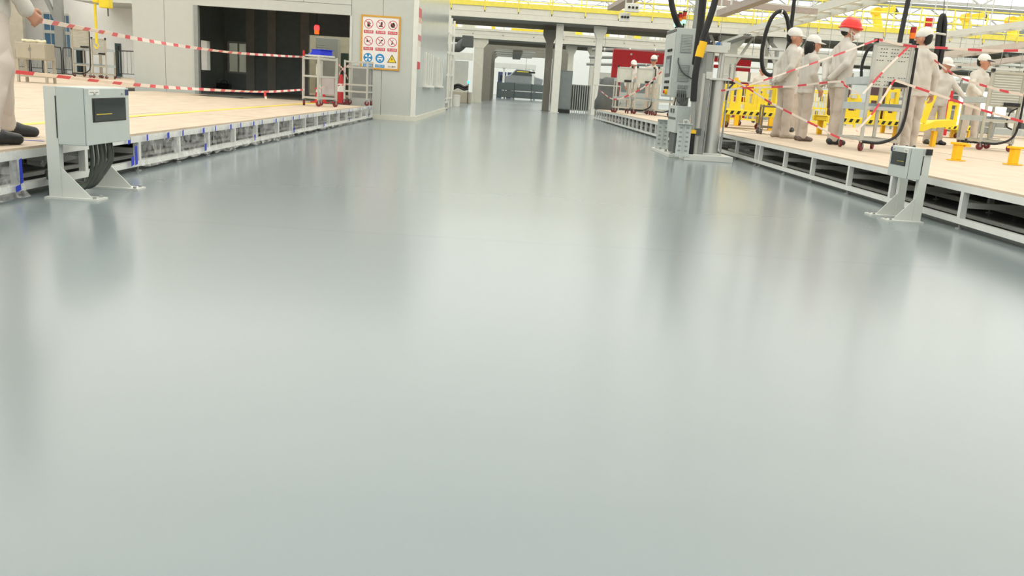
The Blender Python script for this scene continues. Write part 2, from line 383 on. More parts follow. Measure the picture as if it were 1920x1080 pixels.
def seg(P, a, b, r1, r2, sc):
    a = np.asarray(a, float); b = np.asarray(b, float)
    if sc is not None: P = P * sc; a = a * sc; b = b * sc
    ba = b - a; l2 = float(ba @ ba) + 1e-9; pa = P - a
    t = np.clip(pa @ ba / l2, 0, 1)
    d = np.sqrt(((pa - t[..., None] * ba) ** 2).sum(-1)) - (r1 + (r2 - r1) * t)
    return d if sc is None else d / max(sc)
def smin(a, b, k):
    h = np.clip(.5 + .5 * (b - a) / k, 0, 1); return b + (a - b) * h - k * h * (1 - h)
def sdf_mesh(prims, h, k_in=.02, k_out=.006, wrinkle=None):
    """prims: (label, a, b, r1, r2, sc, clip(axis-z lower), k). Blends primitives of one label softly, labels crisply, and meshes the skin of the union (surface nets)."""
    lo = np.full(3, 1e9); hi = np.full(3, -1e9)
    for p in prims:
        r = max(p[3], p[4]) + .03
        lo = np.minimum(lo, np.minimum(p[1], p[2]) - r); hi = np.maximum(hi, np.maximum(p[1], p[2]) + r)
    n = np.ceil((hi - lo) / h).astype(int) + 1
    labs = sorted({p[0] for p in prims}); F = {l: np.full(n, 1.0, np.float32) for l in labs}
    ax = [lo[i] + h * np.arange(n[i]) for i in range(3)]
    for (l, a, b, r1, r2, sc, clip, kk) in prims:
        r = max(r1, r2) + .05
        i0 = np.maximum(((np.minimum(a, b) - r - lo) / h).astype(int), 0); i1 = np.minimum(((np.maximum(a, b) + r - lo) / h).astype(int) + 2, n)
        sl = tuple(slice(x, y) for x, y in zip(i0, i1))
        G = np.stack(np.meshgrid(*[ax[i][sl[i]] for i in range(3)], indexing='ij'), -1)
        d = seg(G, a, b, r1, r2, sc)
        if clip is not None:
            nrm, off = clip; d = np.maximum(d, off - G @ np.asarray(nrm, float))
        F[l][sl] = smin(F[l][sl], d.astype(np.float32), kk or k_in)
    if wrinkle is not None:
        G = np.stack(np.meshgrid(*ax, indexing='ij'), -1)
        for l, amp in wrinkle.items():
            if l in F:
                X_, Y_, Z_ = G[..., 0], G[..., 1], G[..., 2]
                w = .55 - 1.3 * np.abs(np.sin(13 * Z_ + 3 * np.sin(8 * X_ + 6 * Y_ + 1) + 8 * X_ - 5 * Y_)) ** .8 * (.5 + .5 * np.sin(7 * Z_ + 9 * Y_ - 6 * X_))
                w += .45 * np.sin(19 * (X_ - Y_) + 17 * Z_) * np.sin(9 * Z_ + 2 + 5 * X_)
                F[l] += (amp * w).astype(np.float32)
    st = np.stack([F[l] for l in labs]); LB = st.argmin(0)
    D = st[0].copy()
    for q in range(1, len(labs)): D = smin(D, st[q], k_out)
    ins = D < 0
    c = [ins[i:n[0] - 1 + i, j:n[1] - 1 + j, k:n[2] - 1 + k] for i in (0, 1) for j in (0, 1) for k in (0, 1)]
    sm = sum(x.astype(np.int8) for x in c); act = (sm > 0) & (sm < 8)
    idx = np.argwhere(act); vid = -np.ones(act.shape, int); vid[act] = np.arange(len(idx))
    acc = np.zeros((len(idx), 3)); cnt = np.zeros(len(idx))
    cor = [np.array(q) for q in ((0, 0, 0), (0, 0, 1), (0, 1, 0), (0, 1, 1), (1, 0, 0), (1, 0, 1), (1, 1, 0), (1, 1, 1))]
    dv = [D[tuple((idx + q).T)] for q in cor]
    for i in range(8):
        for j in range(i + 1, 8):
            if abs(cor[i] - cor[j]).sum() != 1: continue
            m = (dv[i] < 0) != (dv[j] < 0); t = np.where(m, dv[i] / np.where(m, dv[i] - dv[j], 1), 0)
            acc[m] += (cor[i] + t[:, None] * (cor[j] - cor[i]))[m]; cnt[m] += 1
    V = lo + h * (idx + acc / cnt[:, None])
    g = np.clip((V - lo) / h, 0, n - 1.001); i0 = g.astype(int); fr = g - i0; val = 0
    for q in cor:
        wt = np.prod(np.where(q, fr, 1 - fr), 1); val = val + st[(slice(None),) + tuple((i0 + q).T)] * wt
    vl = val.argmin(0)
    Q = []
    for axn in range(3):
        o = [i for i in range(3) if i != axn]
        s0 = [slice(None)] * 3; s1 = [slice(None)] * 3; s0[axn] = slice(0, -1); s1[axn] = slice(1, None)
        e = np.argwhere(ins[tuple(s0)] != ins[tuple(s1)])
        e = e[(e[:, o[0]] > 0) & (e[:, o[1]] > 0) & (e[:, o[0]] < n[o[0]] - 1) & (e[:, o[1]] < n[o[1]] - 1)]
        flip = ins[tuple(e.T)]
        q = []
        for da, db in ((1, 1), (0, 1), (0, 0), (1, 0)):
            w = e.copy(); w[:, o[0]] -= da; w[:, o[1]] -= db; q.append(vid[tuple(w.T)])
        q = np.stack(q, 1); rev = flip if axn != 1 else ~flip
        q[~rev] = q[~rev][:, ::-1]
        Q.append(q)
    Q = np.concatenate(Q); Q = Q[(Q >= 0).all(1)]
    return V, Q, vl, labs
def sdf_obj(name, prims, h, mats, parent, **kw):
    V, Q, vl, labs = sdf_mesh(prims, h, **kw)
    me = bpy.data.meshes.new(name); me.vertices.add(len(V)); me.vertices.foreach_set('co', V.astype(np.float32).ravel())
    me.loops.add(len(Q) * 4); me.loops.foreach_set('vertex_index', Q.astype(np.int32).ravel())
    me.polygons.add(len(Q)); me.polygons.foreach_set('loop_start', np.arange(0, len(Q) * 4, 4, dtype=np.int32))
    for l in labs: me.materials.append(mats[l])
    me.polygons.foreach_set('material_index', vl[Q[:, 0]].astype(np.int32))
    me.update(calc_edges=True); me.validate(); me.shade_smooth()
    o = bpy.data.objects.new(name, me); COL.objects.link(o); o.parent = parent
    sm = o.modifiers.new('soften', 'SMOOTH'); sm.factor = .5; sm.iterations = 1
    return o
def rotx(p, a, c):
    p = np.asarray(p, float) - c; s, k = math.sin(a), math.cos(a); return np.array([p[0], p[1] * k - p[2] * s, p[1] * s + p[2] * k]) + c
def rotz(p, a, c):
    p = np.asarray(p, float) - c; s, k = math.sin(a), math.cos(a); return np.array([p[0] * k - p[1] * s, p[0] * s + p[1] * k, p[2]]) + c

def hand_prims(L, w, d, nrm, side, curl=.6, r=.0095, sc=1.0):
    """palm, four curled fingers and a thumb at wrist w pointing along d, palm facing nrm"""
    w = np.asarray(w, float); d = np.asarray(d, float); d = d / np.linalg.norm(d); nrm = np.asarray(nrm, float); nrm = nrm - d * (nrm @ d); nrm /= np.linalg.norm(nrm)
    s = np.cross(d, nrm) * side; out = []
    for o in (-.026, -.009, .009, .026):
        out.append((L, w + s * o * .6 * sc, w + d * .085 * sc + s * o * sc, .017 * sc, .0135 * sc, None, None, .012))
    for i, (o, ln) in enumerate(((-.03, .062), (-.01, .074), (.011, .079), (.031, .07))):
        k = w + d * .088 * sc + s * o * sc
        a1 = curl * .7; a2 = curl * 1.6
        m = k + (d * math.cos(a1) + nrm * math.sin(a1)) * ln * .52 * sc; e = m + (d * math.cos(a2) + nrm * math.sin(a2)) * ln * .48 * sc
        out.append((L, k, m, r * 1.05, r, None, None, .004)); out.append((L, m, e, r, r * .85, None, None, .004))
    b = w + d * .025 * sc + s * .03 * sc; m = b + (d * .75 + s * .6 + nrm * .3) * .042 * sc; e = m + (d * .95 + nrm * .35) * .032 * sc
    out.append((L, b, m, .014 * sc, r * 1.15, None, None, .006)); out.append((L, m, e, r * 1.15, r * .95, None, None, .004))
    return out

def person(label, loc, rz, H=1.72, feet=((.10, 0, 0), (-.10, 0, 0)), lean=0.0, hip=(0, 0), head=(0, 0), arms=None, hat='cap', gloves=False, hair=None,
           shoe=SHOE, res=.010, peak=CAPM, hem=.80, drop=0.0, group=None, trous=TROUS, cloth=CLOTH, wide=1.0, held=None):
    t = thing('person', label, 'person', loc, rz, group)
    A = math.radians; P = []; s = H / 1.72
    hx, hy = hip; hz = -drop
    def add(l, a, b, r1, r2=None, sc=None, clip=None, k=None): P.append((LAB.index(l), np.asarray(a, float), np.asarray(b, float), r1, r1 if r2 is None else r2, sc, clip, k))
    pc = np.array([hx, hy, .93 - drop])
    def U(p): return rotx((p[0] * wide + hx, p[1] + hy, p[2] - drop), -lean, pc)
    # legs and shoes
    for i, (fx, fy, fa) in enumerate(feet):
        sg = 1 if i == 0 else -1; hj = np.array([hx + sg * .085, hy - .005, .89 - drop]); an = np.array([fx, fy, .10])
        kn = (hj + an) / 2 + np.array([sg * .0, .02 + drop * .3, .02])
        add('trousers', hj, kn, .103, .078, None, None, .04); add('trousers', kn, an + (0, -.012, -.02), .077, .066, None, ((0, 0, 1), .045), .03)
        f = np.array([math.sin(fa), math.cos(fa), 0]); c = np.array([fx, fy, 0])
        add('shoe', c - f * .055 + (0, 0, .045), c + f * .05 + (0, 0, .055), .045, .046, None, ((0, 0, 1), .0)); add('shoe', c + f * .05 + (0, 0, .05), c + f * .165 + (0, 0, .034), .046, .036, None, ((0, 0, 1), .0))
    add('trousers', U((-.055, -.012, .90)), U((.055, -.012, .90)), .105, .105, (1, 1.1, 1), None, .04)
    # jacket
    hp = U((0, 0, hem)); nv = U((0, 0, hem + 1)) - hp; cl = (nv, float(hp @ nv))
    for sg in (-1, 1):
        add('jacket', U((sg * .072, -.005, hem)), U((sg * .07, 0, 1.05)), .128, .118, (1, 1.12, 1), cl, .05)
        add('jacket', U((sg * .07, 0, 1.05)), U((sg * .085, .005, 1.30)), .118, .122, (1, 1.12, 1), None, .05)
        add('jacket', U((sg * .02, -.012, 1.425)), U((sg * .150, -.012, 1.365)), .066, .060, None, None, .05)
    add('jacket', U((0, -.012, 1.41)), U((0, -.002, 1.482)), .082, .064, None, ((-U((0, -.35, 1))+U((0, 0, 0))), float(-(U((0, -.01, 1.525)) @ (U((0, -.35, 1))-U((0, 0, 0)))))), .03)
    add('skin', U((0, -.005, 1.42)), U((0, .012, 1.55)), .056, .052)
    # head
    nk = U((0, .005, 1.50)); ty, tp = head
    def Hd(p): return rotz(rotx(U((p[0] * 1.07 / wide, p[1] * 1.07, 1.49 + (p[2] - 1.50) * 1.05)), -tp, nk), ty, nk)
    hc = Hd((0, .005, 1.625))
    add('skin', Hd((0, -.012, 1.632)), Hd((0, .02, 1.627)), .092, .088, None, None, .03); add('skin', Hd((0, .035, 1.60)), Hd((0, .058, 1.535)), .066, .043, None, None, .04)
    add('skin', Hd((0, .102, 1.608)), Hd((0, .121, 1.580)), .010, .015, None, None, .012)
    add('skin', Hd((-.03, .088, 1.633)), Hd((.03, .088, 1.633)), .016, .016, None, None, .02)
    for sg in (-1, 1):
        add('skin', Hd((sg * .088, -.012, 1.615)), Hd((sg * .092, -.02, 1.585)), .02, .014, None, None, .008)
        add('eye', Hd((sg * .030, .093, 1.612)), Hd((sg * .038, .091, 1.612)), .0105); add('hair', Hd((sg * .018, .104, 1.632)), Hd((sg * .045, .096, 1.634)), .0065)
    add('lip', Hd((-.018, .094, 1.556)), Hd((.018, .094, 1.556)), .0095)
    if hair is None: add('hair', Hd((0, -.046, 1.645)), Hd((0, -.048, 1.60)), .082, .070); add('hair', Hd((0, -.01, 1.69)), Hd((0, .02, 1.69)), .07)
    # arms: elbow, wrist, hand direction, palm normal (upper-body frame)
    arms = arms or (((.235, -.03, 1.12), (.24, .05, .88), (0, .1, -1), (-1, 0, 0)), ((-.235, -.03, 1.12), (-.24, .05, .88), (0, .1, -1), (1, 0, 0)))
    for i, a in enumerate(arms):
        sg = 1 if i == 0 else -1; e, w, d, nr = a[:4]; cu = a[4] if len(a) > 4 else .6
        add('jacket', U((sg * .172, -.008, 1.352)), U(e), .066, .057, None, None, .035); add('jacket', U(e), U(w), .057, .046, None, None, .02)
        o0 = U((0, 0, 0)); W = U(w); Dd = U(d) - o0; Nn = U(nr) - o0
        add('hand', W - Dd / np.linalg.norm(Dd) * .03, W + Dd / np.linalg.norm(Dd) * .01, .031, .026, None, None, .02)
        for q in hand_prims(LAB.index('hand'), W, Dd, Nn, sg, cu, r=max(.0095, res * .92)): P.append(q)
    P = [(l, a * s, b * s, r1 * s, r2 * s, sc, (None if c is None else (c[0], c[1] * s)), k) for l, a, b, r1, r2, sc, c, k in P]
    mm = [trous, cloth, SKIN, GLOVE if gloves else SKIN, shoe, HAIR, LIP, EYE]
    sdf_obj('body', P, res, mm, t, wrinkle={0: .010, 1: .011})
    def Hs(p): return Hd(p) * s
    def part(nm, prims, m, h=.007, **kw): return sdf_obj(nm, [(l, Hs(a), Hs(b), r1 * s, r2 * s, sc, c, k) for l, a, b, r1, r2, sc, c, k in prims], h, m, t, **kw)
    upv = Hs((0, 0, 2)) - Hs((0, 0, 1)); upv /= np.linalg.norm(upv)
    def above(z): return (upv, float(Hs((0, 0, z)) @ upv))
    if hat == 'cap':
        part('cap', [(0, (0, -.02, 1.668), (0, .022, 1.665), .100, .099, None, above(1.640), None), (0, (0, -.02, 1.70), (0, .0, 1.708), .075, .065, None, None, .05)], [CAPM], max(.007, res * .7))
        b = MB(); R = []
        for k in range(9):
            a = math.radians(-62 + 124 * k / 8); q0 = (math.sin(a) * .1, .015 + math.cos(a) * .092, 1.66); q1 = (math.sin(a) * .098, .03 + math.cos(a) * (.165 if abs(k - 4) < 4 else .1), 1.648 - .012 * math.cos(a) + .0 * k)
            R.append((Hs(q0), Hs(q1), Hs((q0[0], q0[1], q0[2] + .008)), Hs((q1[0], q1[1], q1[2] + .006))))
        vs = [tuple(p) for r in R for p in r]; fs = []
        for k in range(8):
            i, j = 4 * k, 4 * k + 4; fs += [(i, i + 1, j + 1, j), (i + 2, j + 2, j + 3, i + 3), (i + 1, i + 3, j + 3, j + 1), (i, j, j + 2, i + 2)]
        fs += [(0, 2, 3, 1), (32, 33, 35, 34)]
        b.add(vs, fs).build('cap_peak', peak, t, smooth=True)
    if hat == 'helmet':
        part('helmet', [(0, (0, -.03, 1.665), (0, .03, 1.668), .122, .118, None, above(1.645), None), (0, (0, -.06, 1.77), (0, .07, 1.765), .02, .02, None, None, .04),
                        (0, (-.05, .09, 1.655), (.05, .09, 1.655), .06, .06, (1, 1, 3.5), None, .02), (0, (0, -.04, 1.652), (0, .03, 1.652), .138, .134, (1, 1, 9), None, .01)], [HELM])
        part('helmet_lining', [(0, (0, -.05, 1.63), (0, -.02, 1.60), .096, .088, None, above(1.585), None)], [CAPM])
        MB().tube([Hs(q) for q in ((.095, -.01, 1.645), (.094, .0, 1.59), (.055, .045, 1.51), (0, .06, 1.492), (-.055, .045, 1.51), (-.094, .0, 1.59), (-.095, -.01, 1.645))], .006, 6).build('chin_strap', CAPM, t)
    if hat == 'helmet':
        part('mask', [(0, (-.022, .09, 1.565), (.022, .09, 1.565), .052, .052, None, None, None), (0, (0, .12, 1.58), (0, .125, 1.56), .035, .03, None, None, .03)], [MASKM])
        for sg in (-1, 1):
            b = MB(); b.tube([Hs((sg * .05, .085, 1.585)), Hs((sg * .085, .03, 1.60)), Hs((sg * .097, -.03, 1.62))], .004, 6).build('mask_strap', MASKM, t); b = MB(); b.tube([Hs((sg * .05, .085, 1.55)), Hs((sg * .082, .03, 1.56)), Hs((sg * .09, -.04, 1.585))], .004, 6).build('mask_strap', MASKM, t)
    if hair == 'bob':
        part('hair', [(0, (0, -.03, 1.64), (0, -.035, 1.58), .1, .098, None, None, None)] + [(0, (sg * .07, -.03, 1.62), (sg * .065, -.025, 1.50), .04, .036, None, None, .03) for sg in (-1, 1)] + [(0, (0, -.07, 1.6), (0, -.07, 1.49), .06, .055, None, None, .04)], [HAIR], .009)
    return t
# ================================================================== LEFT SIDE
# hazard tape -------------------------------------------------------
def tape(label, pts, w=.034, seg=.21, n=14, twist=0.0, group='red and white barrier tapes', ph=0):
    c = bez(pts, n); L = [0]
    for a, b in zip(c[:-1], c[1:]): L.append(L[-1] + (b - a).length)
    m = MB(); T = .0012; rows = []; out = []
    # resample so that stripes break exactly
    cuts = []; x = -ph
    while x < L[-1]:
        if x > 0: cuts.append(x)
        if x + .8 * seg > 0: cuts.append(x + .8 * seg)
        x += 2 * seg
    S = sorted(set([round(v, 4) for v in L] + [round(v, 4) for v in cuts]))
    def at(s_):
        for i in range(len(L) - 1):
            if s_ <= L[i + 1] + 1e-6:
                f = (s_ - L[i]) / max(1e-6, L[i + 1] - L[i]); return c[i].lerp(c[i + 1], f), (c[i + 1] - c[i]).normalized()
        return c[-1], (c[-1] - c[-2]).normalized()
    for s_ in S:
        p, t = at(s_); h = t.cross(Vector((0, 0, 1))).normalized(); u = h.cross(t)
        a = .25 + twist * math.sin(s_ * 1.3 + ph) ; d = u * math.cos(a) + h * math.sin(a); o = t.cross(d)
        rows.append([p + d * w / 2 + o * T, p - d * w / 2 + o * T, p - d * w / 2 - o * T, p + d * w / 2 - o * T])
    for i in range(len(S) - 1):
        m.mi = 0 if ((S[i] + S[i + 1]) / 2 + ph) % (2 * seg) < .8 * seg else 1
        a, b = rows[i], rows[i + 1]
        m.add(a + b, [(0, 4, 5, 1), (1, 5, 6, 2), (2, 6, 7, 3), (3, 7, 4, 0)] + ([(0, 1, 2, 3)] if i == 0 else []) + ([(4, 7, 6, 5)] if i == len(S) - 2 else []))
    o = m.build('barrier_tape', [TAPE_R, TAPE_W]); return tag(o, label, 'tape', group)
# electrical box on a two-legged stand --------------------------------
def stand_box(name, label, x0, y0, y1, z0, z1, bd, sd, legs, reach, back):
    """face looks along sd (aisle side); bd box depth; channel legs behind"""
    t = thing(name, label, 'electrical box', (x0, y0, 0))
    S = sd; L = y1 - y0
    def X(a, b): a, b = S * a, S * b; return min(a, b), max(a, b)
    MB().bx(*X(-bd, -.014), 0, L, z0, z1).build('housing', GREY, t, bevel=.006)
    d = MB().bx(*X(-.012, .0), .004, L - .004, z0 + .004, z1 - .004).build('door', GREY, t, bevel=.003)
    zh = z1 - z0
    MB().bx(*X(-.001, .003), L * .13, L * .90, z0 + zh * .40, z0 + zh * .82).build('window_frame', BLKP, d)
    MB().bx(*X(.003, .005), L * .16, L * .87, z0 + zh * .425, z0 + zh * .795).build('window_pane', GLASSD, d)
    MB().bx(*X(.0052, .0058), L * .2, L * .55, z0 + zh * .53, z0 + zh * .545).build('indicator_strip', mat('indicator_yellow', (214, 196, 60), .5), d)
    for q in (.18, .82): MB().cyl((0, L * q, z1 - zh * .1), (S * .012, L * q, z1 - zh * .1), .009, n=10).build('lock', STEEL, d)
    lb = MB(); lb.bx(*X(.0005, .0015), L * .06, L * .3, z1 - .045, z1 - .012); lb.build('label_plate', WHITE, d)
    MB().bx(*X(.0016, .002), L * .09, L * .27, z1 - .030, z1 - .027).build('label_line', DGREY, d)
    MB().bx(*X(.0005, .0018), L * .90, L * .985, z1 - .05, z1 - .012).build('blue_badge', mat('badge_navy', (40, 58, 104), .4), d)
    for li, ly in enumerate(legs):
        zl = z1 - .004 if li == 0 else z0 + .1
        ch = MB(); ch.bx(*X(-bd - back, -bd), ly, ly + .008, 0, zl); ch.bx(*X(-bd - back, -bd - back + .008), ly, ly + .05, 0, zl); ch.bx(*X(-bd - .008, -bd), ly, ly + .05, 0, zl)
        lg = ch.build('leg', LGREY, t)
        MB().prism([(-bd, .012), (-bd, .2), (-bd + reach - .07, .02), (-bd + reach - .07, .012)], lambda u, v, w: (S * u, ly + .01 + .008 * w, v)).build('gusset', LGREY, lg)
        MB().bx(*X(-bd - back - .01, -bd + reach), ly - .045, ly + .1, 0, .012).build('foot_plate', LGREY, lg)
        for qx in (-bd + reach - .03,):
            for qy in (-.02, .07): MB().cyl((S * qx, ly + qy, .012), (S * qx, ly + qy, .026), .011, n=6).build('bolt', MGREY, lg)
    MB().bx(*X(-bd - .006, -bd + .0), -.001, .02, z0 + .04, z1 - .06).build('side_gap', BLKP, t)
    return t
bl = stand_box('electrical_box', 'grey steel electrical box with wide dark window on stand by the left platform', -2.62, 5.43, 6.05, .34, .70, .185, 1, (.002, .60), .25, .075)
br = stand_box('electrical_box', 'small grey electrical box with dark window on stand by the right platform', 3.25, 6.93, 7.28, .345, .60, .115, -1, (.002, .33), .22, .065)
MB().bx(.13, .178, -.014, .0, .55, .598).build('black_plug', BLKP, br)
# cables that hang in a loop under the left box
for k in range(11):
    y = .17 + .028 * k; d = random.uniform(-.012, .012); m = mat('cable_green', (58, 92, 60), .5) if k in (1,) else mat('cable_grey_green', (62, 66, 60), .5, var=.12)
    low = .045 + .012 * (k % 3) + random.uniform(0, .01)
    MB().tube(bez([(-.07 + d, y, .345), (-.065 + d, y + .0, .22), (-.085, y - .01 - .01 * k, low + .05), (-.13, y - .05 - .012 * k, low), (-.24, y - .06 - .012 * k, low + .012), (-.33 - .01 * k, y - .04 - .012 * k, low + .06)], 6), .0105, 7).build('cable', m, bl, smooth=True)
# plastic film and blue tape along the left platform edge -------------
def film_mat():
    m = bpy.data.materials.new('clear_plastic_film'); m.use_nodes = True; N = m.node_tree.nodes; L = m.node_tree.links
    b = N['Principled BSDF']; b.inputs['Base Color'].default_value = (.9, .9, .88, 1); b.inputs['Roughness'].default_value = .18
    tr = N.new('ShaderNodeBsdfTransparent'); mx = N.new('ShaderNodeMixShader')
    nz = N.new('ShaderNodeTexNoise'); nz.inputs['Scale'].default_value = 9; nz.inputs['Detail'].default_value = 5; nz.inputs['Distortion'].default_value = 1.5
    tc = N.new('ShaderNodeTexCoord'); L.new(tc.outputs['Object'], nz.inputs['Vector'])
    mr = N.new('ShaderNodeMapRange'); mr.inputs[1].default_value = .35; mr.inputs[2].default_value = .7; mr.inputs[3].default_value = .07; mr.inputs[4].default_value = .42
    L.new(nz.outputs['Fac'], mr.inputs[0]); L.new(mr.outputs[0], mx.inputs[0]); L.new(tr.outputs[0], mx.inputs[1]); L.new(b.outputs[0], mx.inputs[2])
    L.new(mx.outputs[0], N['Material Output'].inputs[0]); return m
FILM = film_mat()
def film(y0, y1, z0, z1, seed):
    rn = random.Random(seed); ny, nz = 26, 12; m = MB(); vs = []
    fr = [(rn.uniform(4, 14), rn.uniform(2, 14), rn.uniform(0, 6), rn.uniform(.003, .010)) for _ in range(5)]
    for i in range(ny + 1):
        for j in range(nz + 1):
            y = y0 + (y1 - y0) * i / ny; v = j / nz; z = z1 + (z0 - z1) * v
            o = .012 + sum(a * math.sin(f * y + g * z * 2 + p) for f, g, p, a in fr) * (.3 + v) + .05 * max(0, v - .8) * 5 * .6
            if v > .8: z = max(.008, z - .02 * abs(math.sin(9 * y + seed)))
            vs.append((max(.006, o), y, z))
    fs = [(i * (nz + 1) + j, (i + 1) * (nz + 1) + j, (i + 1) * (nz + 1) + j + 1, i * (nz + 1) + j + 1) for i in range(ny) for j in range(nz)]
    m.add(vs, fs).build('plastic_film', FILM, pl, smooth=True)
film(.75, 1.8, .02, .30, 1)
for k, (a, b_) in enumerate(((3.55, 5.3), (5.3, 7.0), (7.0, 8.7), (8.7, 10.4), (10.4, 12.1), (12.1, 13.9), (13.9, 15.9))): film(a, b_, .05 - .01 * (k % 3), .285, k + 3)
m = MB()
m.add([(-.06 + .03 * math.sin(2.1 * i + j), 1.95 + .9 * i / 12, .27 - .035 * j + .015 * math.sin(1.7 * i)) for i in range(13) for j in range(4)], [(i * 4 + j, i * 4 + 4 + j, i * 4 + 5 + j, i * 4 + 1 + j) for i in range(12) for j in range(3)]).build('plastic_film', FILM, pl, smooth=True)
def bluetape(y, z0, z1, w=.035):
    m = MB(); n = 4
    m.prism([(y - w / 2, z0), (y + w / 2, z0 + .01), (y + w * .4, z1), (y - w * .5, z1 - .008)], lambda u, v, q: (.0315 + .0015 * q, u, v)); m.build('blue_tape', BLUE, pl)
for k, y in enumerate((3.3, 4.1, 5.0, 5.85, 6.7, 7.7, 8.6, 9.5, 10.6, 11.7, 12.9, 14.1, 15.2)):
    bluetape(y, .235, .295, .05); bluetape(y + .35, .24, .30, .03)
    if k % 2 == 0: bluetape(y + .05, .06, .14, .055)
bluetape(1.74, .09, .25, .035); bluetape(1.7, .045, .09, .06); bluetape(3.42, .06, .22, .05)
MB().bx(-.62, -.12, 2.3, 2.33, PL + .0006, PL + .0018).build('blue_tape', BLUE, pl)

# safety notice board on the booth front -------------------------------
sx0, sx1, sz0, sz1 = -3.335, -2.47, 1.085, 2.235
sb = thing('safety_sign_board', 'orange framed white board of nine safety pictograms on the grey booth', 'sign', (sx0, BY0 - .005, sz0))
SW, SH = sx1 - sx0, sz1 - sz0
MB().bx(0, SW, -.012, -.001, 0, SH).build('backing', mat('sign_white', (236, 234, 228), .4, var=.01), sb)
b = MB(); fw = .035; OR = mat('sign_orange_frame', (214, 158, 52), .45)
for q in ((0, SW, 0, fw), (0, SW, SH - fw, SH), (0, fw, fw, SH - fw), (SW - fw, SW, fw, SH - fw)): b.bx(q[0], q[1], -.022, -.002, q[2], q[3])
b.build('frame', OR, sb)
SR = mat('sign_red', (206, 52, 72), .45, var=0); SBL = mat('sign_blue', (32, 140, 200), .45, var=0); SYE = mat('sign_yellow', (240, 208, 40), .45, var=0); SBK = mat('sign_black', (40, 32, 32), .5, var=0); SWH = mat('sign_print_white', (244, 240, 236), .45, var=0)
cw, chh = (SW - 2 * fw) / 3, (SH - 2 * fw) / 3
def disc(m, cx, cz, r0, r1, y, n=28):
    vs = []; 
    for k in range(n):
        a = 2 * math.pi * k / n; vs += [(cx + r0 * math.cos(a), y, cz + r0 * math.sin(a)), (cx + r1 * math.cos(a), y, cz + r1 * math.sin(a))]
    m.add(vs, [(2 * k, 2 * k + 1, (2 * k + 3) % (2 * n), (2 * k + 2) % (2 * n)) for k in range(n)] if r0 > 0 else [tuple(2 * k + 1 for k in range(n))])
def flat(m, pts, y): m.add([(p[0], y, p[1]) for p in pts], [tuple(range(len(pts)))])
CAP = ['禁止触摸', '禁止踩踏', '禁止开启', '禁止烟火', '禁止饮食', '禁止吸烟', '注意通风', '必须戴口罩', '当心触电']
def text(body, size, m, parent, name, loc, rot=(math.pi / 2, 0, 0)):
    c = bpy.data.curves.new(name, 'FONT'); c.body = body; c.size = size; c.align_x = 'CENTER'; c.align_y = 'CENTER'
    o0 = bpy.data.objects.new(name, c); COL.objects.link(o0); bpy.context.view_layer.update()
    me = bpy.data.meshes.new_from_object(o0.evaluated_get(bpy.context.evaluated_depsgraph_get())); bpy.data.objects.remove(o0); me.materials.clear(); me.materials.append(m)
    o = bpy.data.objects.new(name, me); COL.objects.link(o); o.parent = parent; o.location = loc; o.rotation_euler = rot; return o
